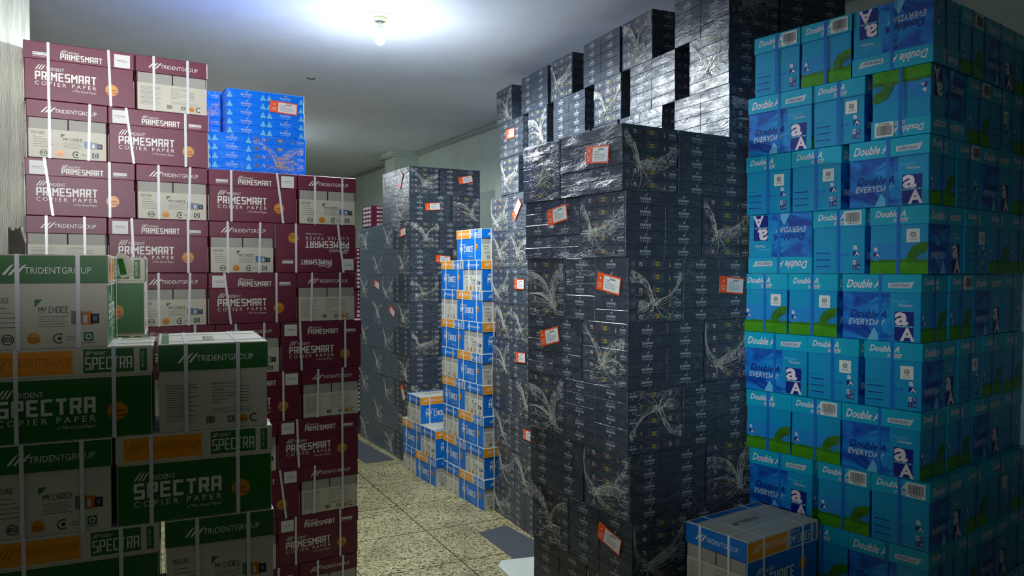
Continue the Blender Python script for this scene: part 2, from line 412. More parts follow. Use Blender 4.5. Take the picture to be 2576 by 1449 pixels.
NAME = {'maroon': 'PRIMESMART', 'green': 'SPECTRA', 'blue': 'MY CHOICE'}
CARD = {'maroon': 'maroon_card', 'green': 'green_card', 'blue': 'blue_card'}
def make_carton(kind, L, W, H, lid=.31):
    card = CARD[kind]; nm = NAME[kind]
    b = MB(); bw = 'white_card'
    b.box(-L/2, L/2, -W/2, W/2, 0, H-.004, card, .002, 'white_card' if kind != 'maroon' else None)
    fs = faces_of(b, L, W, H)
    for k in ('S', 'B'):
        f = fs[k]
        if kind == 'maroon' or kind == 'blue':
            # two short flaps with a slot between them, and the printed outer flap lying over
            f.rect(.02, lid, .98, 1, 'flap_card', 1)
            f.rect(.495, lid, .512, .56, 'ink_slot', 2)
            sx = 1 if k == 'S' else -1
            y0, y1 = -W/2+.004, W/2-.004
            x0, x1 = (L/2+.0005, L/2+.003) if sx > 0 else (-L/2-.003, -L/2-.0005)
            b.box(x0, x1, y0, y1, .001, H*.5, bw, .0008)
            pf = faces_of(b, L, W, H, .0031)[k]; top = .5
        else:
            f.rect(.006, 0, .994, 1, bw, 1); pf = f; top = .40
            pf = faces_of(b, L, W, H, .0004)[k]
        (features_panel(pf, kind, top) if k == 'S' else maker_panel(pf, top))
    for k in ('L', 'K'):
        f = fs[k]
        if kind == 'green': f.rect(0, lid-.02, 1, lid+.025, 'white_card', 1)
        if kind == 'maroon': u0, u1, a, bb = .09, .645, .51, .66
        elif kind == 'green': u0, u1, a, bb = .10, .66, .54, .72
        else: u0, u1, a, bb = .12, .66, .55, .74
        hgt = bb-a
        f.slashes(u0, a-.125, u0+.10, a-.025, 'ink_white'); f.text('TRIDENT', u0+.095, a-.08, u0+.26, a-.025, 'ink_white')
        f.block(nm, u0, a, u1, bb, 'ink_white', .29)
        f.text('COPIER PAPER', u0, bb+.022, u1, bb+.09, 'ink_white' if kind != 'blue' else 'ink_pale_blue', spacing=1.5)
        f.text('The Good Paper', u1-.2, bb+.12, u1, bb+.165, 'ink_white')
        f.poly([(u1-.225,bb+.14),(u1-.218,bb+.155),(u1-.2,bb+.115),(u1-.219,bb+.145)], 'ink_white', 2)
        f.seal(.79, .71 if kind != 'blue' else .58, .027)
    body = b.mesh('carton_body')
    # lid
    e = .0035; l = MB(); z0 = H*(1-lid)
    lidcard = card
    l.box(-L/2-e, L/2+e, -W/2-e, W/2+e, z0, H, 'white_card' if kind in ('green', 'blue') else card, .0025, 'white_card' if kind == 'green' else None)
    fl = faces_of(l, L, W, H, e)
    for k in ('S', 'B'):
        f = fl[k]
        if kind != 'maroon': f.rect(.006, .012, .994, lid-.004, card, 1)
        f.slashes(.17, .10, .36, .215, 'ink_white'); f.text('TRIDENTGROUP', .34, .135, .86, .205, 'ink_white')
        f.rect(0, lid-.012, 1, lid-.004, 'ink_slot' if kind == 'maroon' else 'ink_green_dark' if kind == 'green' else 'ink_navy', 2)
    for k in ('L', 'K'):
        f = fl[k]
        if kind == 'maroon':
            la, ga = ((.04,.19),(.79,.92)) if k == 'L' else ((.81,.96),(.08,.21))
            f.rect(la[0], .05, la[1], .285, 'label_paper', 1); f.rect(la[0]+.02, .15, la[1]-.03, .16, 'ink_grey', 2)
            f.rect(la[0]+.04, .18, la[1]-.02, .185, 'ink_grey', 2)
            f.rect(ga[0], .185, ga[1], .235, 'ink_white', 1); f.text('A4 | 75 GSM', ga[0]+.006, .193, ga[1]-.006, .228, 'ink_dark')
            f.text('PREMIUM QUALITY', ga[0], .245, ga[1], .268, 'ink_white')
            f.slashes(.32, .095, .38, .155, 'ink_white'); f.text('TRIDENT', .375, .12, .49, .155, 'ink_white')
            f.block(nm, .32, .165, .70, .27, 'ink_white', .29)
        else:
            f.rect(.05, .03, .53, lid-.03, 'ink_orange', 1); f.slashes(.065, .07, .18, .20, 'ink_orange_dark' if kind == 'green' else 'ink_white')
            f.text('TRIDENTGROUP', .17, .10, .52, .19, 'ink_orange_dark' if kind == 'green' else 'ink_white')
            f.rect(.59, .02, .885, lid-.03, 'green_card' if kind == 'green' else 'blue_card', 1)
            f.slashes(.60, .035, .64, .085, 'ink_white'); f.text('TRIDENT', .64, .05, .72, .085, 'ink_white')
            f.block(nm, .60, .11, .875, .245, 'ink_white', .25)
            f.rect(.92, .03, .965, lid-.03, 'green_card' if kind == 'green' else 'blue_card', 1); f.vtext('A4 | 75 GSM', .93, .06, .95, .24, 'ink_white')
            if kind == 'blue': f.rect(.0, .03, .05, lid-.03, 'ink_orange', 1)
    tf = Face(l, (-L/2, -W/2, H), (1,0,0), (0,1,0), L, W)
    if kind != 'maroon':
        tf.rect(.02, .02, .98, .09 if kind == 'green' else .14, card, 1)
        tf.text('TRIDENT', .35, .42, .62, .52, 'ink_dark'); tf.slashes(.24, .40, .35, .52, 'ink_dark')
        if kind == 'blue': tf.text('MY CHOICE', .5, .04, .8, .11, 'ink_pale_blue')
    lidm = l.mesh('carton_lid')
    # straps: loops of flat band round the carton
    def band(axis, pos, slant=0.0, wd=.011, mname='strap_white', half=None):
        m = MB(); t = .0012; e2 = e + .0006
        hw = (W/2 if axis == 'x' else L/2) + e2
        pts = [(-hw, -.0012), (-hw, H+.0008), (hw, H+.0008), (hw, -.0012)]
        out = [(-hw-t, -.0016), (-hw-t, H+t), (hw+t, H+t), (hw+t, -.0016)]
        def P(c, z, side):
            q = pos + side*wd/2 + slant*(1 if c < 0 else -1)*(H/2 - z if abs(c) > 0 else 0)*1.0
            return (q, c, z) if axis == 'x' else (c, q, z)
        for i in range(4):
            a, b2 = out[i], out[(i+1) % 4]; ai, bi = pts[i], pts[(i+1) % 4]
            q = [P(a[0], a[1], -1), P(a[0], a[1], 1), P(b2[0], b2[1], 1), P(b2[0], b2[1], -1)]
            qi = [P(ai[0], ai[1], -1), P(ai[0], ai[1], 1), P(bi[0], bi[1], 1), P(bi[0], bi[1], -1)]
            m.poly(q, mname); m.poly(qi[::-1], mname)
            m.poly([q[0], q[3], qi[3], qi[0]], mname); m.poly([q[2], q[1], qi[1], qi[2]], mname)
        return m.mesh('strap')
    sets = []
    for v in range(3):
        sl = (0, .03, .12)[v]; j = (0, .02, -.01)[v]
        sets.append([band('x', L*(-.29+j), sl), band('x', L*(.27+j), 0), band('y', W*(-.22+j), 0), band('y', W*(.26-j), (.0, .03, .03)[v])])
    return dict(kind=kind, dims=(L, W, H), body=body, lid=lidm, straps=sets, root='paper_carton', cat='carton')

def make_cyan(L, W, H, lid=.28):
    b = MB(); b.box(-L/2, L/2, -W/2, W/2, 0, H-.004, 'cyan_card', .002)
    fs = faces_of(b, L, W, H)
    def aA(f, u0, v0, u1, v1, big=True):
        mid = (v0+v1)/2
        f.rect(u0+(0 if big else (u1-u0)*.3), v0, u1, mid-.01, 'ink_navy', 2) if big else None
        f.rect(u0, mid+.012, u1-(u1-u0)*.02, v1, 'ink_navy', 2)
        f.text('a', u0+.005, v0+.006, u0+(u1-u0)*.72, mid-.012, 'ink_pink_white', 3, .03)
        f.text('A', u0+(u1-u0)*.3, mid+.018, u1+.01, v1, 'ink_pink_white', 3, .03)
    for k in ('L', 'K'):
        f = fs[k]
        f.rect(.0, lid, .62, 1, 'print_blue_art', 1)
        f.poly([(.62,lid),(.62,.62),(.70,1),(.62,1)], 'print_blue_art', 1)
        f.poly([(.42,.80),(.52,1),(.33,1)], 'ink_pale_blue', 2.6); f.poly([(.08,.42),(.30,.66),(.02,.50)], 'ink_mid_blue', 2)
        f.poly([(.30,.72),(.60,1),(.45,1)], 'ink_mid_blue', 2.2); f.poly([(.55,.35),(.30,.48),(.45,.34)], 'ink_sky', 2.4)
        f.text('Double A', .10, .545, .58, .665, 'ink_navy', 3, .02, .35)
        f.text('EVERYDAY', .08, .685, .565, .775, 'ink_silver', 3, .015, .2)
        f.text('Smoother', .64, .375, .86, .42, 'ink_pale_blue', 2, 0, .3); f.text('Thicker', .72, .435, .91, .48, 'ink_silver', 2, .01, .3)
        aA(f, .68, .555, .92, .985)
        f.text('Double A', .70, .755, .90, .785, 'ink_silver', 4)
    f = fs['S']                                   # the grass picture
    f.rect(.0, .54, 1, .86, 'ink_sky', 1); f.rect(.0, .80, 1, .84, 'ink_pale_blue', 2)
    rd = random.Random(5); N = 22
    f.poly([(0,.83)]+[(i/N, .775+rd.uniform(-.012,.012)+.02*abs(math.sin(i*.7))) for i in range(N+1)]+[(1,.83)], 'print_tree', 3)
    f.rect(0, .83, 1, 1, 'print_grass', 4)
    f.poly([(.62,.84),(.66,.70),(.74,.60),(.86,.55),(1,.54),(1,.60),(.97,.68),(.88,.70),(.80,.76),(.74,.84)], 'print_tree', 5)
    for i in range(6): f.rect(.80+i*.033, .66, .806+i*.033, .86, 'print_tree', 5)
    aA(f, .06, .60, .16, .745, False)
    f.rect(.495, lid, .505, .56, 'ink_mid_blue', 1)
    f = fs['B']                                   # the small print side
    f.text('Quality & Care', .05, .60, .25, .62, 'ink_navy', 1)
    for q in range(3):
        f.rect(.05, .67+q*.105, .34, .685+q*.105, 'ink_navy', 1)
        for i in range(3): f.rect(.05, .697+q*.105+i*.02, .38-.04*i, .702+q*.105+i*.02, 'ink_mid_blue', 1)
    f.disc(.48, .70, .007, 'ink_mid_blue', 1); f.disc(.57, .70, .007, 'ink_mid_blue', 1); f.disc(.66, .70, .007, 'ink_mid_blue', 1)
    for i in range(7): f.rect(.5, .76+i*.03, .70-.03*(i % 3), .765+i*.03, 'ink_mid_blue', 1)
    aA(f, .78, .56, .90, .72, False)
    f.rect(.78, .79, .845, .86, 'ink_silver', 1); f.rect(.848, .79, .92, .86, 'ink_navy', 1); f.rect(.78, .865, .845, .94, 'ink_navy', 1); f.rect(.848, .865, .92, .94, 'ink_navy', 1)
    f.text('A4', .79, .80, .84, .85, 'ink_navy'); f.text('70', .855, .80, .91, .85, 'ink_silver'); f.text('5', .80, .875, .825, .93, 'ink_silver'); f.text('500', .853, .88, .915, .925, 'ink_silver')
    f.rect(.495, lid, .503, .60, 'ink_mid_blue', 1)
    body = b.mesh('carton_body')
    e = .003; l = MB(); l.box(-L/2-e, L/2+e, -W/2-e, W/2+e, H*(1-lid), H, 'cyan_lid', .002)
    fl = faces_of(l, L, W, H, e)
    for k in ('L', 'K', 'S', 'B'):
        f = fl[k]
        if k in 'LK':
            f.text('Double A', .06, .08, .50, .21, 'ink_pink_white', 1, .02, .35)
            f.poly([(.60,.13),(.88,.115),(.92,.10),(.88,.205),(.60,.205)], 'ink_silver', 1); f.text('EVERYDAY', .63, .145, .86, .19, 'ink_navy', 2, 0, .1)
        else:
            f.text('Double A', .10, .06, .62, .16, 'ink_pink_white', 1, .02, .35)
            f.poly([(.42,.185),(.64,.175),(.67,.165),(.64,.235),(.42,.235)], 'ink_silver', 1); f.text('EVERYDAY', .435, .195, .63, .225, 'ink_navy', 2)
        f.rect(0, lid-.012, 1, lid-.004, 'ink_mid_blue', 1)
    lidm = l.mesh('carton_lid')
    def band(axis, wd=.013):
        m = MB(); hw = (W/2 if axis == 'x' else L/2)+e+.0008
        segs = [(-hw,-.001),(-hw,H+.001),(hw,H+.001),(hw,-.001)]
        rd = random.Random(axis)
        for i in range(4):
            a, c = segs[i], segs[(i+1) % 4]; N = 5
            for q in range(N):
                p = [a[0]+(c[0]-a[0])*q/N, a[1]+(c[1]-a[1])*q/N]; r = [a[0]+(c[0]-a[0])*(q+1)/N, a[1]+(c[1]-a[1])*(q+1)/N]
                def P(pt, s_): return (s_*wd/2, pt[0], pt[1]) if axis == 'x' else (pt[0], s_*wd/2, pt[1])
                m.poly([P(p,-1),P(p,1),P(r,1),P(r,-1)], 'strap_blue')
        return m.mesh('strap')
    m = MB(); f = Face(m, (-.035,0,0), (1,0,0), (0,0,1), .07, .055); m.box(-.035,.035,-.0002,.0008,0,.055,'label_paper',.0001); f.o.y = -.0003
    f.bars(.08,.12,.92,.78, seed=4, n=22); f.text('8850', .2,.82,.8,.93,'ink_dark')
    barc = m.mesh('barcode_label')
    m = MB(); m.box(-.024,.024,-.0002,.0008,0,.05,'label_paper',.0001); f = Face(m, (-.024,-.0003,0), (1,0,0), (0,0,1), .048, .05)
    f.ring(.5,.42,.008,.0095,'ink_dark',1); f.rect(.33,.28,.67,.56,'ink_dark',1); f.rect(.37,.31,.63,.53,'label_paper',2); f.text('IS',.42,.34,.58,.50,'ink_dark',3,.02); f.text('IS:14490', .25,.66,.75,.74,'ink_dark',1); f.rect(.2,.80,.8,.82,'ink_dark',1)
    appr = m.mesh('approval_label')
    return dict(kind='cyan', dims=(L, W, H), body=body, lid=lidm, straps=[[band('x'), band('y')]], barc=barc, appr=appr, root='paper_carton', cat='carton')

# ------------------------------------------------------------------ film-wrapped ream bundles
def make_ream(kind, w=.209, d=.297, h=.05):
    m = MB(); mm = {'charcoal': 'wrapped_charcoal', 'azure': 'wrapped_blue', 'wine': 'wrapped_maroon', 'hazy': 'wrapped_hazy'}[kind]
    m.box(-w/2, w/2, -d/2, d/2, .0001, h-.0001, mm, .0014)
    fs = faces_of(m, w, d, h)
    ink = 'ink_khanna'
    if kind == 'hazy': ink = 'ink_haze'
    if kind == 'azure': ink = 'ink_silver'
    for k in ('L', 'K'):
        f = fs[k]
        if kind == 'wine':
            f.rect(.25, .25, .85, .75, 'ink_silver', 1); f.text('PRIMESMART', .3, .32, .68, .68, 'wrapped_maroon', 2, .01); f.rect(.72, .32, .8, .68, 'wrapped_maroon', 2); continue
        f.poly([(.47,.14),(.50,.32),(.485,.32)], ink, 1); f.poly([(.505,.32),(.53,.12),(.545,.16),(.52,.34)], ink, 1)
        f.text('KHANNA', .36, .42, .64, .62, ink, 1, .01); f.text('PAPER', .38, .70, .62, .82, ink, 1, spacing=1.5)
        f.poly([(.55,.92),(.565,.92),(.55,1.0),(.54,1.0)], ink, 1)
        if kind == 'azure':
            f.poly([(0,1),(.16,1),(.08,.3)], 'ink_pale_blue', 1); f.poly([(.84,1),(1,1),(.92,.3)], 'ink_pale_blue', 1)
    for k in ('S', 'B'):
        f = fs[k]
        if kind == 'wine':
            for q in range(3): f.rect(.1+q*.28, .2, .32+q*.28, .8, 'ink_silver', 1); f.rect(.12+q*.28, .3, .30+q*.28, .4, 'ink_dull', 2)
            continue
        if kind == 'hazy': f.text('KHANNA', .84, .40, .97, .58, ink, 1, .01); f.rect(.44,.35,.64,.60,ink,1); continue
        f.ring(.09, .5, .012, .0145, 'ink_dull', 1); f.disc(.09, .5, .009, 'ink_dull', 1)
        f.rect(.165, .2, .170, .82, 'ink_dull', 1)
        f.text('75', .19, .34, .25, .66, 'ink_khanna', 1, .02); f.text('GSM', .25, .40, .34, .62, 'ink_dim_red', 1, .02)
        f.text('e', .43, .14, .49, .68, 'ink_dull', 1, .02, .2); f.text('co', .49, .30, .56, .66, 'ink_dim_yellow', 1, .03); f.text('p', .565, .30, .60, .80, 'ink_dull', 1, .02); f.text('y', .603, .30, .64, .80, 'ink_dull', 1, .02)
        f.rect(.44, .86, .64, .89, 'ink_dull', 1)
        f.poly([(.755,.30),(.775,.46),(.755,.62),(.735,.46)], 'ink_dull', 1); f.poly([(.755,.50),(.77,.62),(.755,.78),(.74,.62)], 'ink_dim_yellow', 2)
        f.poly([(.90,.14),(.915,.32),(.905,.32)], ink, 1); f.text('KHANNA', .84, .40, .97, .58, ink, 1, .01); f.text('PAPER', .85, .66, .96, .78, ink, 1, spacing=1.5)
    return m.mesh('ream')

def make_gather(seed, W=.297, H=.25):
    """torn, twisted end of the stretch film: ropes converge on a knot with milky webs between them; lies on a +X face"""
    rd = random.Random(seed); m = MB()
    knot = Vector((rd.uniform(-.25,.25)*W, H*rd.uniform(.18,.42)))
    second = knot + Vector((rd.uniform(.12,.3)*W*rd.choice((-1,1)), rd.uniform(-.02,.12)*H))
    ends = [(-.47*W, H*rd.uniform(.75,.98)), (.47*W, H*rd.uniform(.7,.98)), (-.46*W, H*rd.uniform(.3,.5)), (.46*W, H*rd.uniform(.2,.5)), (-.3*W, .03*H), (.35*W, .03*H)]
    curves = []
    def rope(a, b, r0, r1, bow, lift=.004, n=10):
        pts = []; rads = []
        ax = Vector(a); bx = Vector(b); dv = bx-ax; nn = Vector((-dv.y, dv.x))
        for i in range(n+1):
            t = i/n; p = ax + dv*t + nn*bow*math.sin(PI*t) + Vector((rd.uniform(-1,1), rd.uniform(-1,1)))*.0012
            p.x = max(-.49*W, min(.49*W, p.x)); p.y = max(.004, min(H*.99, p.y))
            pts.append(Vector((lift*math.sin(PI*t)*.6+.0015+.5*r0*(1-t)+.0008, p.x, p.y))); rads.append(r1+(r0-r1)*t**1.5)
        m.tube(pts, 0, 'film_rope', 5, rads, False); return pts
    main = []
    picks = ends[:2] + ([ends[2]] if rd.random() < .4 else []) + ([ends[3]] if rd.random() < .4 else []) + [tuple(second)]
    for e in picks:
        bow = rd.choice((-1,1))*rd.uniform(.04,.2); c = rope(e, knot, .0028, .0004, bow); main.append(c)
        for q in range(6):
            e2 = (e[0]+rd.uniform(-.05,.05)*W, max(.01, min(H*.97, e[1]+rd.uniform(-.22,.05)*H)))
            c2 = rope(e2, tuple(knot + Vector((rd.uniform(-.02,.02), rd.uniform(-.015,.02)))), .0010, .0002, bow + rd.uniform(-.09,.09))
            # web between rope and strand
            n = min(len(c), len(c2)); i0 = len(m.v)
            vs = [p for pr in zip(c[:n], c2[:n]) for p in pr]
            fs = [(2*i, 2*i+1, 2*i+3, 2*i+2) for i in range(n-1)]
            if q < 3: m.add(vs, fs, 'film_milky')
    for e in ends[4:]:
        for q in range(3): rope((e[0]+rd.uniform(-.1,.1)*W, e[1]), tuple(knot), .0011, .0003, rd.uniform(-.2,.2))
    # crumpled knot
    for q in range(7):
        a = knot + Vector((rd.uniform(-.03,.03), rd.uniform(-.02,.02))); b = a + Vector((rd.uniform(-.02,.02), rd.uniform(-.02,.02)))
        rope(tuple(a), tuple(b), .0032, .0018, .3, .006, 5)
    # fine crinkle strands low on the face
    for q in range(34):
        y = H*rd.uniform(.02,.45); x = rd.uniform(-.45,.3)*W
        rope((x, y), (x+rd.uniform(.08,.3)*W, y+rd.uniform(-.05,.08)*H), .0007, .0003, rd.uniform(-.2,.2), .002, 5)
    return m.mesh('film_knot', True)

def make_label():
    m = MB(); m.box(-.075, .075, -.0012, 0, -.034, .034, 'label_orange', .0003)
    f = Face(m, (-.075,-.0013,-.034), (1,0,0), (0,0,1), .15, .068)
    f.rect(.30, .09, .97, .91, 'label_paper', 1)
    f.bars(.55,.17,.80,.27,l=2,seed=9,n=16)
    for i in range(6): f.rect(.36+.02*(i%2), .30+i*.09, .58 if i < 2 else .90-.05*(i%3), .32+i*.09, 'ink_dull', 2)
    f.disc(.15,.3,.004,'label_paper',2); f.text('KHANNA', .07, .55, .24, .66, 'label_paper', 2); f.rect(.07,.72,.24,.74,'label_paper',2); f.rect(.07,.80,.24,.82,'label_paper',2)
    return m.mesh('shipping_label')

P_MAROON = make_carton('maroon', .43, .31, .2535)
P_GREEN = make_carton('green', .43, .305, .2625)
P_BLUE = make_carton('blue', .41, .29, .2335)
P_BLUE_BIG = make_carton('blue', .44, .29, .265)
P_CYAN = make_cyan(.298, .213, .2535)
REAM = {k: make_ream(k) for k in ('charcoal', 'azure', 'wine', 'hazy')}
GATHER = [make_gather(s) for s in (11, 22, 33, 44, 55, 66)]
LABELM = make_label()

NORM = {'L': Vector((0,-1,0)), 'K': Vector((0,1,0)), 'S': Vector((1,0,0)), 'B': Vector((-1,0,0))}
class Wall:
    """vertical face of a pile: s runs along dirn (left to right in view), boxes stand behind it"""
    def __init__(s, org, dirn):
        s.o = Vector((org[0], org[1], 0)); s.d = Vector((dirn[0], dirn[1], 0)).normalized(); s.n = Vector((s.d.y, -s.d.x, 0))
    def s_at(s, px, z):
        lo_, hi_ = -6.0, 6.0
        # pick the s whose projection is px (monotone along the visible stretch)
        best = None
        a, b = -4.0, 4.0
        def f(t):
            p = s.o + s.d*t
            return proj_x(p.x, p.y, z) - px if p.y > .3 else None
        xs = [a+(b-a)*i/400 for i in range(401)]
        for i in range(400):
            u, v = f(xs[i]), f(xs[i+1])
            if u is None or v is None: continue
            if u == 0 or u*v < 0:
                t = xs[i] + (xs[i+1]-xs[i])*abs(u)/(abs(u)+abs(v)); best = t; break
        return best

rj = random.Random(3)
def root_matrix(wall, s, z, face, flip, depth, H, back=0.0, jit=.5):
    ang_n = math.atan2(wall.n.y, wall.n.x); ln = NORM[face]; ang_l = math.atan2(ln.y, ln.x)
    rz = ang_n - ang_l + math.radians(rj.uniform(-jit, jit))
    c = wall.o + wall.d*s - wall.n*(depth/2 + back + (rj.uniform(0, .004) if jit else 0))
    M = Matrix.Translation((c.x, c.y, z)) @ Matrix.Rotation(rz, 4, 'Z')
    if flip: M = M @ Matrix.Translation((0,0,H)) @ Matrix.Rotation(PI, 4, ln)
    return M

def place_carton(P, wall, s, z, face, label, group, flip=False, back=0.0, var=None, barcode=(), approval=(), jit=.5, hs=1.0):
    L, W, H = P['dims']
    depth = W if face in 'LK' else L
    r = empty(P['root']); r.matrix_world = root_matrix(wall, s, z, face, flip, depth, H*hs, back, jit) @ Matrix.Diagonal((1,1,hs,1))
    tag(r, label, P['cat'], group)
    bo = link('carton_body', P['body'], r); li = link('carton_lid', P['lid'], r)
    for st in P['straps'][(rj.choice((0,1,1,2)) if var is None else var) % len(P['straps'])]: link('strap', st, r)
    for f in barcode:
        o = link('barcode_label', P['barc'], li, 'white barcode label'); sg = 1 if f == 'S' else -1
        o.location = (sg*(L/2+.0042), sg*W*.28, H*.755); o.rotation_euler = (0, 0, sg*PI/2)
    for f in approval:
        o = link('approval_label', P['appr'], bo, 'white approval mark label'); sg = 1 if f == 'S' else -1
        o.location = (sg*(L/2+.0012), sg*W*.25, H*.46); o.rotation_euler = (0, 0, sg*PI/2)
    return r

def place_bundle(kind, wall, s, z, face, label, group, hs=1.0, flip=False, back=0.0, gathers=(), stickers=(), jit=.7):
    """face 'L'/'K': the long side with two ream ends; 'S'/'B': the 297 mm side. hs scales the height"""
    L, W, H = .42, .298, .25
    depth = W if face in 'LK' else L
    r = empty('ream_bundle'); r.matrix_world = root_matrix(wall, s, z, face, flip, depth, H*hs, back, jit) @ Matrix.Diagonal((1,1,hs,1))
    tag(r, label, 'paper bundle', group)
    for i in range(5):
        for sx in (-1, 1):
            o = link('ream', REAM[kind], r); o.location = (sx*.1051 + rj.uniform(-.0004,.0004), rj.uniform(-.0012,.0012), i*.05)
    for f in gathers:
        o = link('film_knot', rj.choice(GATHER), r, 'twisted milky stretch film'); sg = 1 if f == 'S' else -1
        o.location = (sg*(L/2+.002), 0, 0); o.rotation_euler = (0, 0, 0 if sg > 0 else PI)
    for (f, u, v, ang) in stickers:
        o = link('shipping_label', LABELM, r, 'orange and white paper label')
        if f in 'LK': sg = 1 if f == 'K' else -1; o.location = (-sg*u*L/2, sg*(W/2+.0045), H*v); o.rotation_euler = (0, math.radians(ang), PI if sg > 0 else 0)
        else: sg = 1 if f == 'S' else -1; o.location = (sg*(L/2+.0055), sg*u*W/2, H*v); o.rotation_euler = (0, math.radians(ang), sg*PI/2)
    return r

ORD = ['topmost', 'second', 'third', 'fourth', 'fifth', 'sixth', 'seventh', 'eighth', 'ninth', 'tenth', 'eleventh', 'twelfth']
def rowname(k): return 'top row' if k == 0 else ORD[k] + ' row down'

exec_sections = []
# ------------------------------------------------------------------ room shell
mat('floor_dummy', (0,0,0))
def stone_mat():
    m = bpy.data.materials.new('terrazzo'); m.use_nodes = True; MATS['terrazzo'] = m
    nt = m.node_tree; b = nt.nodes['Principled BSDF']; N = nt.nodes.new; LK = nt.links.new
    tc = N('ShaderNodeTexCoord')
    vo = N('ShaderNodeTexVoronoi'); vo.inputs['Scale'].default_value = 85; LK(tc.outputs['Object'], vo.inputs['Vector'])
    r = N('ShaderNodeValToRGB'); e = r.color_ramp.elements
    e[0].position = 0; e[0].color = (*lin((70, 62, 38)), 1); e[1].position = 1; e[1].color = (*lin((218, 208, 164)), 1)
    x = e.new(.35); x.color = (*lin((172, 162, 116)), 1)
    sp = N('ShaderNodeSeparateColor'); LK(vo.outputs['Color'], sp.inputs[0]); LK(sp.outputs[0], r.inputs[0])
    no = N('ShaderNodeTexNoise'); no.inputs['Scale'].default_value = 2.2; no.inputs['Detail'].default_value = 6; LK(tc.outputs['Object'], no.inputs['Vector'])
    r2 = N('ShaderNodeValToRGB'); r2.color_ramp.elements[0].position = .3; r2.color_ramp.elements[0].color = (.62,.6,.55,1); r2.color_ramp.elements[1].position = .65; r2.color_ramp.elements[1].color = (1,1,1,1)
    LK(no.outputs['Fac'], r2.inputs[0])
    mu = N('ShaderNodeMixRGB'); mu.blend_type = 'MULTIPLY'; mu.inputs[0].default_value = 1; LK(r.outputs[0], mu.inputs[1]); LK(r2.outputs[0], mu.inputs[2])
    mp = N('ShaderNodeMapping'); mp.inputs['Rotation'].default_value = (0,0,math.radians(-27)); LK(tc.outputs['Object'], mp.inputs[0])
    br = N('ShaderNodeTexBrick'); br.inputs['Scale'].default_value = 1; br.inputs['Brick Width'].default_value = .62; br.inputs['Row Height'].default_value = .62
    br.inputs['Mortar Size'].default_value = .006; br.inputs['Color1'].default_value = (1,1,1,1); br.inputs['Color2'].default_value = (.86,.86,.84,1); br.inputs['Mortar'].default_value = (.30,.28,.24,1)
    br.offset = 0.0; LK(mp.outputs[0], br.inputs['Vector'])
    m3 = N('ShaderNodeMixRGB'); m3.blend_type = 'MULTIPLY'; m3.inputs[0].default_value = 1; LK(mu.outputs[0], m3.inputs[1]); LK(br.outputs['Color'], m3.inputs[2])
    LK(m3.outputs[0], b.inputs['Base Color']); b.inputs['Roughness'].default_value = .42
    bp = N('ShaderNodeBump'); bp.inputs['Strength'].default_value = .15; bp.inputs['Distance'].default_value = .003; LK(br.outputs['Fac'], bp.inputs['Height']); bp.invert = True; LK(bp.outputs[0], b.inputs['Normal'])
stone_mat()
def plaster(name, rgb, dark, sc=2.0, stretch=(1,1,1), bump=.25):
    m = bpy.data.materials.new(name); m.use_nodes = True; MATS[name] = m
    nt = m.node_tree; b = nt.nodes['Principled BSDF']; N = nt.nodes.new; LK = nt.links.new
    g = N('ShaderNodeNewGeometry'); mp = N('ShaderNodeMapping'); mp.inputs['Scale'].default_value = stretch; LK(g.outputs['Position'], mp.inputs[0])
    n = N('ShaderNodeTexNoise'); n.inputs['Scale'].default_value = sc; n.inputs['Detail'].default_value = 9; n.inputs['Roughness'].default_value = .65; LK(mp.outputs[0], n.inputs['Vector'])
    r = N('ShaderNodeValToRGB'); e = r.color_ramp.elements; e[0].position = .33; e[0].color = (*lin(dark), 1); e[1].position = .58; e[1].color = (*lin(rgb), 1)
    LK(n.outputs['Fac'], r.inputs[0]); LK(r.outputs[0], b.inputs['Base Color']); b.inputs['Roughness'].default_value = .75
    n2 = N('ShaderNodeTexNoise'); n2.inputs['Scale'].default_value = sc*9; n2.inputs['Detail'].default_value = 6; LK(mp.outputs[0], n2.inputs['Vector'])
    bp = N('ShaderNodeBump'); bp.inputs['Strength'].default_value = bump; bp.inputs['Distance'].default_value = .01; LK(n2.outputs['Fac'], bp.inputs['Height']); LK(bp.outputs[0], b.inputs['Normal'])
plaster('ceiling_paint', (236, 241, 248), (222, 228, 236), 1.2)
plaster('wall_paint', (228, 238, 230), (214, 226, 216), 1.6)
plaster('whitewash', (244, 246, 230), (206, 214, 196), 4.0, (6, 6, .7), .5)
plaster('bare_render', (120, 118, 106), (92, 92, 84), 6.0)

m = MB(); m.box(-9, 5, -3.5, 20, -.1, 0, 'terrazzo', .001); struct('floor', m)
m = MB(); m.box(-9, 5, -3.5, 20, CEIL, CEIL+.12, 'ceiling_paint', .001); struct('ceiling', m)
# right wall: runs obliquely away to the left
WU = Vector((-.4739, .8806, 0)).normalized(); WV = Vector((WU.y, -WU.x, 0))       # along / away from the room
W0 = on_z(1250, 311, CEIL); W0.z = 0
def prism(m, pts, z0, z1, mn):
    n = len(pts)
    a = sum(pts[i][0]*pts[(i+1)%n][1]-pts[(i+1)%n][0]*pts[i][1] for i in range(n))
    if a < 0: pts = pts[::-1]
    vs = [(p[0], p[1], z0) for p in pts]+[(p[0], p[1], z1) for p in pts]
    fs = [tuple(range(n))[::-1], tuple(range(n, 2*n))]+[(i, (i+1)%n, n+(i+1)%n, n+i) for i in range(n)]
    m.add(vs, fs, mn)
def slab(m, a, b, th, z0, z1, mn):
    d = (b-a).normalized(); n = Vector((d.y, -d.x, 0))
    prism(m, [a, b, b+n*th, a+n*th], z0, z1, mn)
m = MB(); slab(m, W0 - WU*11, W0 + WU*12, .15, 0, CEIL, 'wall_paint'); struct('wall_right', m)
FARC = W0 + WU*12
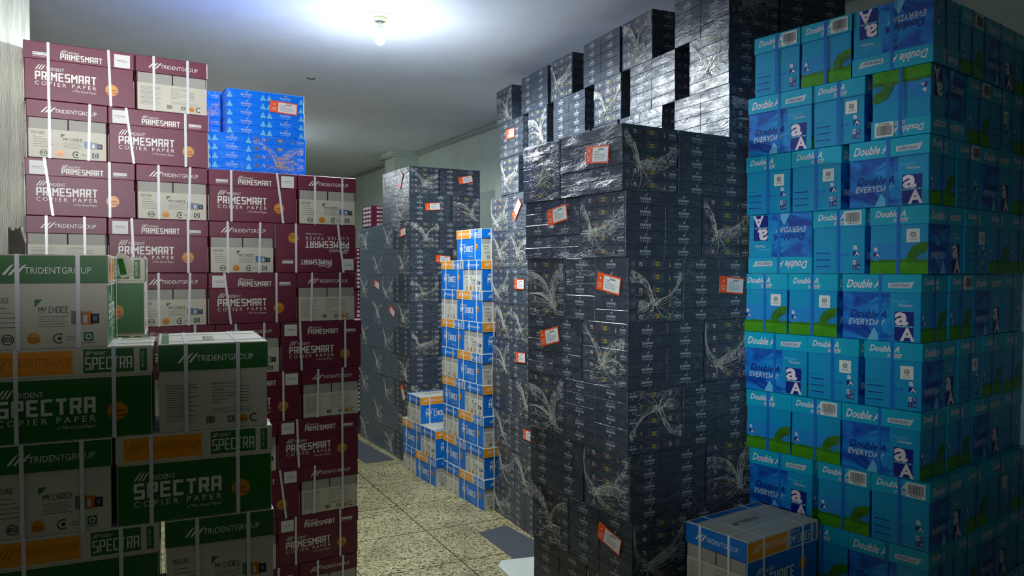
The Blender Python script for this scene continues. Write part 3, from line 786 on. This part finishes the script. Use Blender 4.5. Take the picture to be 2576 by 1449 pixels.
m = MB(); slab(m, FARC + WV*0.2, FARC - WV*9, -.15, 0, CEIL, 'wall_paint'); struct('wall_back', m)
# pillar standing out of the right wall, with a small cap under the ceiling
PC = on_z(995, 700, CAMH-.105); PC = Vector((-1.54, 10.05, 0))
pd = (W0 - PC).dot(WV)
m = MB(); prism(m, [PC, PC+WU*.36, PC+WU*.36+WV*(pd+.01), PC+WV*(pd+.01)], 0, CEIL-.06, 'wall_paint')
prism(m, [PC-WV*.04-WU*.04, PC-WV*.04+WU*.40, PC+WU*.40+WV*(pd+.01), PC-WU*.04+WV*(pd+.01)], CEIL-.06, CEIL-.001, 'wall_paint'); struct('trim_1', m)
def on_wall(px):                                 # where a vertical pixel column meets the right wall
    k = (px-1288)/F; t = (W0.x - k*W0.y)/(k*WU.y - WU.x); return W0 + WU*t
a, b_ = on_wall(1204), on_wall(1330)
m = MB(); prism(m, [b_ - WV*.07, a - WV*.07, a + WV*.01, b_ + WV*.01], 0, CAMH + 253/F*a.y, 'wall_paint'); struct('trim_3', m)
# conduit under the ceiling
m = MB()
q0 = W0 - WU*6 - WV*.03; q1 = PC + WV*pd - WU*.02 - WV*.03; q2 = PC - WV*.07 - WU*.07; q3 = PC - WV*.07 + WU*.43; q4 = PC + WV*pd + WU*.43 - WV*.03; q5 = W0 + WU*11.8 - WV*.03
zc = CEIL - .035
m.tube([(q.x, q.y, zc - (.04 if i in (2,3) else 0)) for i, q in enumerate((q0, q1, q2, q3, q4, q5))], .014, 'pipe_paint', 8)
con = link('electrical_conduit', m.mesh('electrical_conduit', True)); tag(con, 'thin pale conduit pipe running along the wall just under the ceiling', 'pipe')
# left wall: streaky whitewashed skim over rough render, broken away low down
XL = -2.215; YE = (XL)/((84-1288)/F)
m = MB(); m.box(XL-.25, XL-.012, -3.5, YE, 0, CEIL, 'bare_render', .001); struct('wall_left', m)
m = MB(); rd = random.Random(2)
ys = [-3.5+(YE+3.5)*i/60 for i in range(61)]
edge = []
zt = lambda px, py: None
for y in ys:
    near = XL*F/y+1288 if y > .5 else -999
    if near > 20: z = 1.97 - (near-22)*.0014*1.0 + rd.uniform(-.012, .012)
    elif near > 12: z = 1.98
    else: z = 0.02
    edge.append((y, z))
ed2 = []
y0_ = XL*F/(22-1288)*1.0
yb = XL/((22-1288)/F)
pts = [(-3.5, 0.0), (yb, 0.0), (yb, 2.02)]
for i in range(1, 26):
    t = i/25; pts.append((yb + (YE-yb)*t, 2.02 - .085*t - .02*math.sin(t*9) + rd.uniform(-.014, .014)))
poly = pts + [(YE, CEIL), (-3.5, CEIL)]
n = len(poly)
vs = [(XL-.0122, y, z) for y, z in poly] + [(XL, y, z) for y, z in poly]
fs = [tuple(range(n))[::-1], tuple(range(n, 2*n))] + [(i, (i+1)%n, n+(i+1)%n, n+i) for i in range(n)]
m.add(vs, fs, 'whitewash'); struct('trim_2', m)
m = MB(); m.box(-9, XL-.25, -3.5, -3.4, 0, CEIL, 'wall_paint', .001)
m.box(-9.1, -9, -3.5, 20, 0, CEIL, 'wall_paint', .001); struct('wall_far_left', m)

# ------------------------------------------------------------------ ceiling lamp
r = empty('ceiling_lamp'); r.location = (LAMP.x, LAMP.y, CEIL); tag(r, 'bare glowing bulb in a holder on a round white ceiling plate', 'lamp')
bm_ = bpy.data.materials.new('bulb_glow'); bm_.use_nodes = True; MATS['bulb_glow'] = bm_
pb = bm_.node_tree.nodes['Principled BSDF']; pb.inputs['Emission Color'].default_value = (.82, .95, 1, 1); pb.inputs['Emission Strength'].default_value = 30; pb.inputs['Base Color'].default_value = (.9,.95,1,1)
m = MB(); m.lathe([(0,-.012),(.080,-.012),(.086,-.006),(.086,0),(0,0)], 'porcelain', 40); link('ceiling_plate', m.mesh('ceiling_plate'), r)
m = MB(); m.lathe([(0,-.012),(.042,-.012),(.042,-.026),(.036,-.032),(.018,-.034),(0,-.034)][::-1], 'porcelain', 32)
link('holder_base', m.mesh('holder_base', True), r)
m = MB(); m.lathe([(.0,-.032),(.016,-.032),(.017,-.045),(.020,-.062),(.026,-.075),(.025,-.082),(.019,-.083),(0,-.083)][::-1], 'porcelain', 32); link('bulb_holder', m.mesh('bulb_holder', True), r)
m = MB(); m.lathe([(0,-.175),(.012,-.1735),(.024,-.166),(.031,-.152),(.033,-.138),(.030,-.118),(.022,-.098),(.016,-.083),(0,-.083)], 'bulb_glow', 32); bulb = link('bulb', m.mesh('bulb', True), r, 'glowing white bulb')
FILL_LAMP = Vector((-3.05, 8.6, 0))                  # extra bulb added unseen behind the maroon stack to brighten far ceiling and wall
r2 = r.copy(); C.objects.link(r2); r2.location = (FILL_LAMP.x, FILL_LAMP.y, CEIL); r2['label'] = 'added unseen bare bulb behind the maroon stack, brightening the far room'
for ch in list(r.children):
    c2 = ch.copy(); C.objects.link(c2); c2.parent = r2
for src, dz, k in ((lo, .45, .6), (lso, .2, .3)):
    q = src.copy(); q.data = src.data.copy(); q.data.energy *= k; C.objects.link(q); q.location = (FILL_LAMP.x, FILL_LAMP.y, CEIL-dz)  # dimmer copies of the main lights for the added bulb
lo.location = (LAMP.x, LAMP.y, CEIL-.55); lso.location = (LAMP.x, LAMP.y, CEIL-.2)
m = MB(); hk = on_z(783, 195, CEIL); m.tube([(hk.x+.03*math.cos(t*.5), hk.y+.03*math.sin(t*.5), CEIL-.006) for t in range(9)], .003, 'ink_dark', 6)
o = link('ceiling_hook', m.mesh('ceiling_hook', True)); tag(o, 'small dark wire hook in the ceiling beyond the lamp', 'hook')

# ------------------------------------------------------------------ maroon carton stack
WM = Wall((-.897, 4.14), (1.238, .77))
PITM = .2555
G = 'maroon cartons in the tall stack by the left wall'
mar = [  # row from top: list of (px left, px right, face, flip)
 [(65,333,'K',0),(347,513,'B',0)],
 [(72,265,'S',0),(272,515,'L',0)],
 [(68,335,'L',0),(343,515,'S',0),(517,728,'K',0),(729,863,'S',0)],
 [(73,264,'B',0),(268,515,'L',0),(519,669,'S',0),(675,873,'L',1)],
 [(362-12,515,'S',0),(519,735,'L',0),(741,880,'B',0)],
 [(310,525,'L',0),(532,688,'S',0),(692,890,'L',0)],
 [(545,750,'K',0),(756,886,'B',0)],
 [(545,688,'S',0),(692,887,'L',0)],
 [(545,745,'K',0),(751,887,'B',0)],
 [(545,687,'S',0),(692,892,'L',0)],
 [(540,745,'L',0),(752,891,'S',0)],
]
POS = {1: ['alone'], 2: ['left one', 'right one'], 3: ['leftmost', 'middle one', 'rightmost'], 4: ['leftmost', 'second from left', 'third from left', 'rightmost']}
LOOK = {'K': 'long name side out, white patch at right', 'L': 'long name side out', 'S': 'white picture end out', 'B': 'white small-print end out'}
for k, row in enumerate(mar):
    z = PITM*(10-k)
    prev = None
    solved = []
    for (a, b, f, fl) in row:
        wd = .43+.007 if f in 'LK' else .31+.007
        zc_ = z + PITM/2; sa, sb = WM.s_at(a, zc_), WM.s_at(b, zc_)
        solved.append([(sa+sb)/2, wd, f, fl, a, b])
    for i in range(1, len(solved)):              # never let neighbours overlap
        mn = solved[i-1][0] + (solved[i-1][1]+solved[i][1])/2 + .003
        if solved[i][0] < mn: solved[i][0] = mn
    for i, (s_, wd, f, fl, a, b) in enumerate(solved):
        lk = LOOK[f] if not fl else 'long side out, upside down'
        place_carton(P_MAROON, WM, s_, z, f, f'maroon carton, {lk}, {rowname(k)}, {POS[len(solved)][i]}', G, flip=bool(fl), var=2 if (k, i) in ((2,2),(4,1),(4,2)) else None)

# ------------------------------------------------------------------ azure bundles on the maroon stack
WB = Wall((-.897 - .53*.325, 4.14 + .848*.325), (1.238, .77))
WB_ = Wall((-.897 - .53*.46, 4.14 + .848*.46), (1.238, .77))
for k, (a, b, f, zz, lb) in enumerate([(478,562,'S',.2385,'upper left one, its end torn film'), (582,755,'L',.2385,'upper right one with orange label'), (505,634,'L',0,'lower left one'), (644,757,'S',0,'lower right one with white film webs')]):
    z = PITM*9 + .003 + zz
    wd = .422 if f == 'L' else .299
    sc = (WB.s_at(a, z+.1)+WB.s_at(b, z+.1))/2
    if k == 0: sc = WB.s_at(568, z+.1)-wd/2
    if k == 2: sc = WB.s_at(634, z+.1)-wd/2
    place_bundle('azure', WB, sc, z, f, f'bright blue wrapped paper bundle on maroon stack, {lb}', 'blue paper bundles on top of the maroon stack', hs=.95, back=.125 if k == 0 else 0,
                 gathers=('S',) if f == 'S' else (), stickers=[('L', .45, .68, 3)] if k == 1 else ())

# ------------------------------------------------------------------ green cartons in the left foreground
WG = Wall((-.764, 2.38), (math.cos(math.radians(24)), math.sin(math.radians(24))))
PITG = .2636
G = 'green and white cartons in the left foreground'
grn = [(1, -39, 273, 'S', 'white picture end out, top of the pile at frame edge'),
       (2, -46, 386, 'L', 'long green side out, directly under topmost carton'), (2, 393, 652, 'B', 'small-print end out, its white top showing'),
       (3, -10, 283, 'S', 'white picture end out, third row, left one'), (3, 287, 660, 'L', 'long green side out, third row, right one'),
       (4, -40, 402, 'L', 'long green side out, bottom row in view, left one'), (4, 413, 676, 'S', 'white picture end out, bottom row in view, right one')]
for rr_ in (5, 6):
    grn += []
for (k, a, b, f, lb) in grn:
    z = PITG*(7-k); zc_ = z+PITG/2; wd = .437 if f in 'LK' else .312
    if k == 1 or b in (386, 283, 402): sc = WG.s_at(b, zc_) - wd/2
    elif b in (652, 660, 676): sc = WG.s_at(a, zc_) + wd/2 + .004
    place_carton(P_GREEN, WG, sc, z, f, f'green copier-paper carton, {lb}', G, var=0, jit=.3)
# rows of the same pile below the frame carry it
for k, f1, f2 in ((5,'S','L'), (6,'L','S'), (7,'S','L')):
    z = PITG*(7-k)
    w1, w2 = (.312,.437) if f1 == 'S' else (.437,.312)
    e = WG.s_at(655, 1.0) - w2 - .01
    if k < 7 or True:
        place_carton(P_GREEN, WG, e-w1/2-.004, z, f1, f'green copier-paper carton at the foot of the pile, {rowname(k-1)}, left one', G, var=0, jit=0)
        place_carton(P_GREEN, WG, e+w2/2+.004, z, f2, f'green copier-paper carton at the foot of the pile, {rowname(k-1)}, right one', G, var=0, jit=0)
# the plain green one standing behind, its lid torn
WG2 = Wall((WG.o.x - WG.n.x*.46, WG.o.y - WG.n.y*.46), tuple(WG.d[:2]))
sc = WG2.s_at(366, 1.7) - .2185
rt = place_carton(P_GREEN, WG2, sc, PITG*6, 'L', 'green carton set back behind the topmost one, lid corner torn and curled', G, var=0, jit=0)
# its back-row support
for k in range(6):
    place_carton(P_GREEN, WG2, sc, PITG*k, 'L', f'green carton in the hidden back column, {ORD[k]} from the floor' if k else 'green carton in the hidden back column, lowest on the floor', G, var=0, jit=0)
m = MB()
tear = [(.02,-.0,.0),(.055,-.006,.012),(.05,-.02,.055),(.035,-.026,.075),(.012,-.02,.082),(-.004,-.008,.05)]
vs = [Vector(p) for p in tear]; vs2 = [p + Vector((0,.0025,.0)) for p in vs]; n = len(vs)
m.add(vs+vs2, [tuple(range(n)), tuple(range(n,2*n))[::-1]]+[(i,n+i,n+(i+1)%n,(i+1)%n) for i in range(n)], 'white_card')
m.add([Vector((.018,-.012,.012)), Vector((.036,-.016,.014)), Vector((.026,-.0262,.062)), Vector((.010,-.022,.062))], [(0,1,2,3)], 'green_card')
o = link('torn_flap', m.mesh('torn_flap'), [c for c in rt.children if c.name.startswith('carton_lid')][0], 'torn curled piece of lid'); sx = WG2.s_at(288, 1.75)
o.location = (sx - sc, -.305/2-.006, .19); o.scale = (1.1,1,1.1)

# ------------------------------------------------------------------ charcoal bundle piles
CH = 'charcoal paper bundle'
def end_tag(f): return ('S',) if f == 'S' else ('B',)
# near pile, pinwheel courses; corner leans a little to the left towards the top
GN = 'charcoal bundles in the near central pile'
cpx = [1564, 1574, 1578, 1580, 1579, 1586, 1592, 1598, 1603]
PN = .2645; YC = 3.03
ndL = Vector((.53, -.848, 0)); ndR = Vector((.848, .53, 0))
stick = {  # (row, which): stickers on the bundle ; u right positive (-1..1), v height fraction, tilt
 (0,'c'): [('L', .28, .60, 5)], (1,'l'): [('L', .25, .74, -8)], (2,'c'): [('L', .45, .60, 9)], (2,'r'): [('L', .35, .56, 4)],
 (3,'l'): [('L', -.1, .66, -12)], (6,'c'): [('L', .35, .62, 14)]}
for k in range(9):
    z = PN*(8-k)
    X = (cpx[k]-1288)/F*(YC)
    WLf = Wall((X, YC), ndL); WRt = Wall((X, YC), ndR)
    desc = rowname(k)
    if k % 2 == 0:      # corner bundle shows long side left, end right
        fl = (k == 4)
        cf = 'L'
        # its 'S' end must look out of the right face; flipping turns it, so use the other long side
        if fl: cf = 'L'
        place_bundle('charcoal', WLf, -.211, z, cf, f'{CH} at the corner of the near central pile, {desc}', GN, hs=PN/.25, flip=fl, gathers=('S',) if not fl else ('B',), stickers=stick.get((k,'c'), ()), jit=.4)
        place_bundle('charcoal', WLf, -.742+.149, z, 'S', f'{CH}, knotted film end out, left of the near pile corner, {desc}', GN, hs=PN/.25, gathers=('S',), back=.012, jit=.8)
        place_bundle('charcoal', WRt, .299+.004+.211, z, 'L', f'{CH}, long side out, right of the near pile corner, {desc}', GN, hs=PN/.25, stickers=stick.get((k,'r'), ()), jit=.5)
    else:
        place_bundle('charcoal', WRt, .211, z, 'L', f'{CH} at the corner of the near central pile, {desc}', GN, hs=PN/.25, gathers=('B',), jit=.4)
        place_bundle('charcoal', WLf, -.742+.211, z, 'L', f'{CH}, long side out, left of the near pile corner, {desc}', GN, hs=PN/.25, stickers=stick.get((k,'l'), ()), back=.01, jit=.8)
        place_bundle('charcoal', WRt, .422+.004+.149, z, 'S', f'{CH}, knotted film end out, right of the near pile corner, {desc}', GN, hs=PN/.25, gathers=('S',), back=.01, jit=.8)

# tall pile behind, only its upper courses are seen
GT = 'charcoal bundles in the tall pile reaching the ceiling'
WT = Wall((1.003, 3.57), (.41, -.912)); WTR = Wall((1.003, 3.57), (.912, .41)); PT = .2667
tall = [
 [(1246,1290,'S'),(1307,1382,'L'),(1382,1442,'S'),(1466,1560,'L'),(1560,1646,'S'),(1686,1827,'L')],
 [(1252,1322,'L'),(1324,1380,'S'),(1382,1480,'L'),(1485,1571,'S'),(1574,1708,'L'),(1730,1834,'S')],
 [(1283,1345,'L'),(1350,1400,'S'),(1405,1480,'L'),(1482,1560,'S'),(1562,1660,'L'),(1667,1831,'L')],
]
tst = {(1,0): [('L', .0, .62, 2)]}
for k, row in enumerate(tall):
    z = PT*(11-k); sol = []
    for (a, b, f) in row:
        wd = .42 if f == 'L' else .298
        sol.append([(WT.s_at(a, z+.13)+WT.s_at(b, z+.13))/2, wd, f])
    sol[-1][0] = -sol[-1][1]/2
    for i in range(len(sol)-2, -1, -1):
        mx = sol[i+1][0] - (sol[i+1][1]+sol[i][1])/2 - .006
        if sol[i][0] > mx: sol[i][0] = mx
    for i, (s_, wd, f) in enumerate(sol):
        pos = ['farthest', 'second farthest', 'third farthest', 'fourth farthest', 'next to the near corner', 'at the near corner'][i]
        last = i == len(sol)-1
        if last:
            g = ('S',) if f == 'L' else ('S',)
        else: g = ('S',) if f == 'S' else ()
        place_bundle('charcoal', WT, s_, z, f, f'{CH} in the tall back pile, {desc if False else rowname(k)}, {pos}', GT, hs=PT/.25, gathers=g, stickers=tst.get((k, i), ()), jit=.5 if last else .9, back=.28 if (k, i) == (2, 0) else .085 if (k, i) == (2, 1) else 0)
    s2 = .298 if sol[-1][2] == 'L' else .42
    f2 = 'L' if sol[-1][2] == 'L' else 'S'
    w2 = .42 if f2 == 'L' else .298
    place_bundle('charcoal', WTR, s2+.012+w2/2, z, f2, f'{CH} in shade right of the tall pile corner, {rowname(k)}', GT, hs=PT/.25, gathers=('S',) if f2 == 'S' else (), jit=.5)

# second pile, between the blue cartons and the near pile
GS = 'charcoal bundles in the slim pile behind the near one'
Rb = Vector((.175, 5.06, 0)); dS = Vector((.43, -.90, 0))
WS = Wall(Rb, dS); PS = .26
rows2 = [('S',), ('S','L'), ('S','S'), ('S','L'), ('S','S'), ('S','L'), ('L','S'), ('S','L'), ('S','S'), ('S','L')]
shift = [.30, .055, .10, .04, .04, .03, .02, .01, .01, 0]
for k, rw in enumerate(rows2):
    z = PS*(9-k); s_ = -shift[k]
    if k in (2, 4, 8): s_ -= .06
    if k == 6: s_ -= .02
    for i, f in enumerate(reversed(rw)):
        wd = .422 if f == 'L' else .299
        who = 'right one' if i == 0 else 'left one'
        if k == 0: who = 'alone on top'
        st = {(3,0): [('L', -.15, .55, 0)], (5,0): [('L', -.1, .6, -3)], (7,0): [('L', .35, .6, 0)], (1,0): [('L', -.3, .55, -45)]}.get((k, i), ())
        place_bundle('charcoal', WS, s_-wd/2-(.0), z, f, f'{CH} in the slim second pile, {rowname(k)}, {who}', GS, hs=PS/.25, gathers=('S',) if f == 'S' else (), stickers=st, jit=.6, back=0 if i == 0 else .006)
        s_ -= wd + .004

# far pile
GF = 'charcoal bundles in the far pile by the pillar'
FC = Vector((-.940, 7.04, 0)); WFl = Wall(FC, Vector((.494, -.869, 0))); WFr = Wall(FC, Vector((.869, .494, 0))); PF = .2505
fst = {(0,'c'): ('L', -.1, .6, -12), (0,'r'): ('L', .35, .62, -12), (1,'r'): ('L', .0, .55, -5), (3,'r'): ('L', .35, .62, 5)}
for k in range(11):
    z = PF*(10-k); hs = PF/.25
    even = k % 2 == 0
    seq = ['L','S','L','S'] if even else ['S','L','S','L']
    s_ = 0
    nmax = 2 if k < 2 else 4
    for i in range(nmax):
        f = seq[i]; wd = .421 if f == 'L' else .299
        g = ('S',) if (f == 'S' or (i == 0 and even)) else ()
        if i == 0 and not even: g = ('S',)
        st = []
        if k == 0 and i == 0: st = [('L', .0, .55, -60)]
        if (k, i) in ((2, 1), (3, 1)): st = []
        if (k, i) in ((2, 0), (4, 2), (8, 0), (5, 1)): st = [('L' if f == 'L' else 'S', .2, .6, -30 + 11*k)]
        where = ['at the corner', 'second from the corner', 'third from the corner', 'farthest from the corner'][i]
        if i == 0 and not even:
            o = place_bundle('charcoal', WFr, .2105, z, 'L', f'{CH} in the far pile, {rowname(k)}, {where}', GF, hs=hs, gathers=('B',), stickers=[('L', .1, .55, -5)] if k in (1,) else ([('L', .6, .6, 5)] if k == 3 else ()), jit=.4)
        else:
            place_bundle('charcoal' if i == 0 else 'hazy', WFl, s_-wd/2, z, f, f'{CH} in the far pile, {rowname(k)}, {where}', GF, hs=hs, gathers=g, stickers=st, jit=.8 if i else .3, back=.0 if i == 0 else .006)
        s_ -= wd+.003
    if even: place_bundle('charcoal', WFr, .299+.008+.2105, z, 'L', f'{CH}, long side out, right half of the far pile, {rowname(k)}', GF, hs=hs, stickers=[('L', .25, .62, -12)] if k == 0 else (), jit=.5)
    else: place_bundle('charcoal', WFr, .421+.008+.149, z, 'S', f'{CH}, film knot end out, right half of the far pile, {rowname(k)}', GF, hs=hs, gathers=('S',), jit=.5)

# wine-red bundles: one on the far pile, a column beyond it
z9 = PF*9
sw = -(.421+.299+.421+.01)
place_bundle('wine', WFl, sw-.02, z9, 'S', 'small wine-red paper bundle alone on the left shoulder of the far pile', 'wine-red paper bundles at the back', hs=.86, jit=0)
WW = Wall(FC + Vector((-.494,.869,0))*1.50 + Vector((-.869,-.494,0))*.03, Vector((.494,-.869,0)))
place_bundle('charcoal', WW, -.23, 0, 'S', 'charcoal paper bundle on the floor under the wine-red column', GF, hs=1.03, gathers=('S',), jit=0)
for k in range(8):
    z = .2575 + .001 + .2235*k
    f = 'S' if k % 2 else 'L'
    place_bundle('wine', WW, -.22, z, f, f'wine-red paper bundle in the back column, {ORD[7-k]} from the top' if k < 7 else 'wine-red paper bundle topmost in the back column', 'wine-red paper bundles at the back', hs=.89, jit=.6)

# ------------------------------------------------------------------ blue cartons in the aisle
GB = 'blue and white cartons stacked in the aisle'
MC = Vector((-.205, 5.69, 0)); dM = Vector((.504, -.864, 0)); WBm = Wall(MC, dM); PB = .235
for k in range(9):
    z = PB*(8-k); off = -.05*(8-k)/8
    even = k % 2 == 0      # bottom row (k=8): picture-end box left, long box right
    if k == 0:
        place_carton(P_BLUE, WBm, off-.208, z, 'L', 'blue carton alone on the very top of the aisle stack', GB, var=0); continue
    if even:
        place_carton(P_BLUE, WBm, off-.208, z, 'L', f'blue carton, long name side out, front of aisle stack, {rowname(k)}', GB, jit=.8)
        place_carton(P_BLUE, WBm, off-.417-.149, z, 'B', f'white-ended blue carton, rear of aisle stack, {rowname(k)}', GB, jit=.8)
    else:
        place_carton(P_BLUE, WBm, off-.149, z, 'S', f'white-ended blue carton, front of aisle stack, {rowname(k)}', GB, jit=.8)
        place_carton(P_BLUE, WBm, off-.299-.209, z, 'L', f'blue carton, long name side out, rear of aisle stack, {rowname(k)}', GB, jit=.8)
gs = -.76
LO = WBm.o + WBm.d*(-.745)
WB2 = Wall(LO + WBm.n*.05, dM)
place_carton(P_BLUE, WB2, -.225, 0, 'L', 'blue carton on the floor, lowest of the low stack, long side out', GB)
place_carton(P_BLUE, WB2, -.225-.36, 0, 'B', 'white-ended blue carton on the floor against the far charcoal pile', GB)
place_carton(P_BLUE, WB2, -.02-.149, PB, 'S', 'white-ended blue carton, middle of the low stack, right one', GB)
place_carton(P_BLUE, WB2, -.02-.299-.208, PB, 'L', 'blue carton, middle of the low stack, left one', GB)
WB3 = Wall(WB2.o + WB2.d*(WB2.s_at(1057, .6)), Vector((.864, .504, 0)))
place_carton(P_BLUE, WB3, .209, PB*2, 'L', 'blue carton on top of the low stack, facing the aisle', GB, jit=.3, back=.0)

# ------------------------------------------------------------------ white-topped carton in the right foreground
WH = Wall((.8635, 2.80), (.81, .58))
for k in range(3):
    place_carton(P_BLUE_BIG, WH, .224, .2677*k, 'L', ['blue carton at the bottom under the white-topped one', 'blue carton directly beneath the white-topped one', 'blue and orange carton with dusty white top, right foreground'][k], 'blue cartons in the right foreground', var=0, jit=0)

# ------------------------------------------------------------------ cyan cartons
GC = 'cyan cartons stacked along the right'
CC = Vector((1.52, 2.784, 0)); WC = Wall(CC, Vector((.62, -.785, 0))); WD = Wall(CC, Vector((.785, .62, 0))); PCY = .2553
# letters: L long, g grass end, i small-print end; ! upside down; b barcode; m approval mark
cy = [
 [(1905,2015,'ib'),(2022,2146,'gb'),(2150,2343,'L!')],
 [(1892,2044,'L'),(2046,2177,'im'),(2200,2343,'gb!')],
 [(1890,1991,'im'),(1993,2113,'im'),(2137,2340,'L')],
 [(1890,2044,'L!'),(2046,2173,'ib'),(2187,2336,'gm')],
 [(1882,1986,'gm'),(1988,2100,'gm'),(2118,2318,'L')],
 [(1883,2033,'L'),(2035,2157,'im'),(2175,2319,'im')],
 [(1886,1989,'g'),(1994,2113,'gb'),(2116,2316,'L')],
 [(1884,2044,'L'),(2057,2189,'gb'),(2192,2339,'ib')],
 [(1900,2030,'g'),(2045,2137,'g'),(2140,2335,'L')],
 [(1900,2040,'L'),(2045,2160,'im'),(2160,2335,'g')],
 [(1900,2030,'g'),(2045,2137,'im'),(2140,2335,'L')],
]
right = [['gb','L','g'], ['gb','im','g'], ['ib','L','g'], ['im','g','g'], ['gb','L','i'], ['im','g','g'], ['g','L','i'], ['g','im','g'], ['g','L','i'], ['g','g','i'], ['g','L','g']]
CL = {'L': 'long name side out', 'g': 'grass picture end out', 'i': 'small-print end out'}
for k, row in enumerate(cy):
    z = PCY*(10-k); sol = []
    for (a, b, c) in row:
        wd = .304 if c[0] == 'L' else .219
        sol.append([(WC.s_at(a, z+.12)+WC.s_at(b, z+.12))/2, wd, c])
    sol[-1][0] = WC.s_at(row[-1][1], z+.12) - sol[-1][1]/2 if k != 0 else -sol[-1][1]/2
    for i in (1, 0):
        mx = sol[i+1][0]-(sol[i+1][1]+sol[i][1])/2-.002
        if sol[i][0] > mx: sol[i][0] = mx
    for i, (s_, wd, c) in enumerate(sol):
        face = {'L': 'L', 'g': 'S', 'i': 'B'}[c[0]]; fl = '!' in c
        pos = ['left one', 'middle one', 'corner one'][i]
        lab = f"cyan carton{' upside down' if fl else ''}, {CL[c[0]]}, {rowname(k)}, {pos}"
        place_carton(P_CYAN, WC, s_, z, face, lab, GC, flip=fl, barcode=(face,) if 'b' in c else (), approval=(face,) if 'm' in c else (), jit=.5)
    cw = .219 if row[-1][2][0] == 'L' else .304
    Wd = Wall(WC.o + WC.d*(sol[-1][0]+sol[-1][1]/2), Vector((.785, .62, 0)))
    s_ = cw + .012
    for i, c in enumerate(right[k]):
        wd = .304 if c[0] == 'L' else .219
        face = {'L': 'L', 'g': 'S', 'i': 'B'}[c[0]]
        place_carton(P_CYAN, Wd, s_+wd/2, z, face, f"shaded right-face cyan carton, {CL[c[0]]}, {rowname(k)}, {['beside corner','second','farthest right'][i]}", GC, barcode=(face,) if 'b' in c else (), approval=(face,) if 'm' in c else (), jit=.5)
        s_ += wd+.008

# ------------------------------------------------------------------ sheets on the floor
def sheet(name, pxs, mname, lab, cat, th=.003):
    pts = [on_z(x, y, 0) for x, y in pxs]; m = MB(); prism(m, [(p.x, p.y) for p in pts], .0005, th, mname)
    o = link(name, m.mesh(name)); tag(o, lab, cat); return o
sheet('floor_mat', [(1205,1341),(1272,1322),(1420,1400),(1400,1470),(1310,1420)], 'rubber_sheet', 'dark grey sheet on the floor in front of the slim pile', 'mat')
sheet('floor_mat', [(880,1142),(920,1166),(992,1157),(905,1108),(880,1100)], 'rubber_sheet', 'dark grey sheet on the floor beside the far pile', 'mat')
sheet('packing_paper', [(1253,1428),(1262,1414),(1345,1405),(1420,1440),(1420,1500),(1330,1500)], 'paper_sheet', 'crumpled white packing sheet on the floor by the near pile', 'paper', .012)
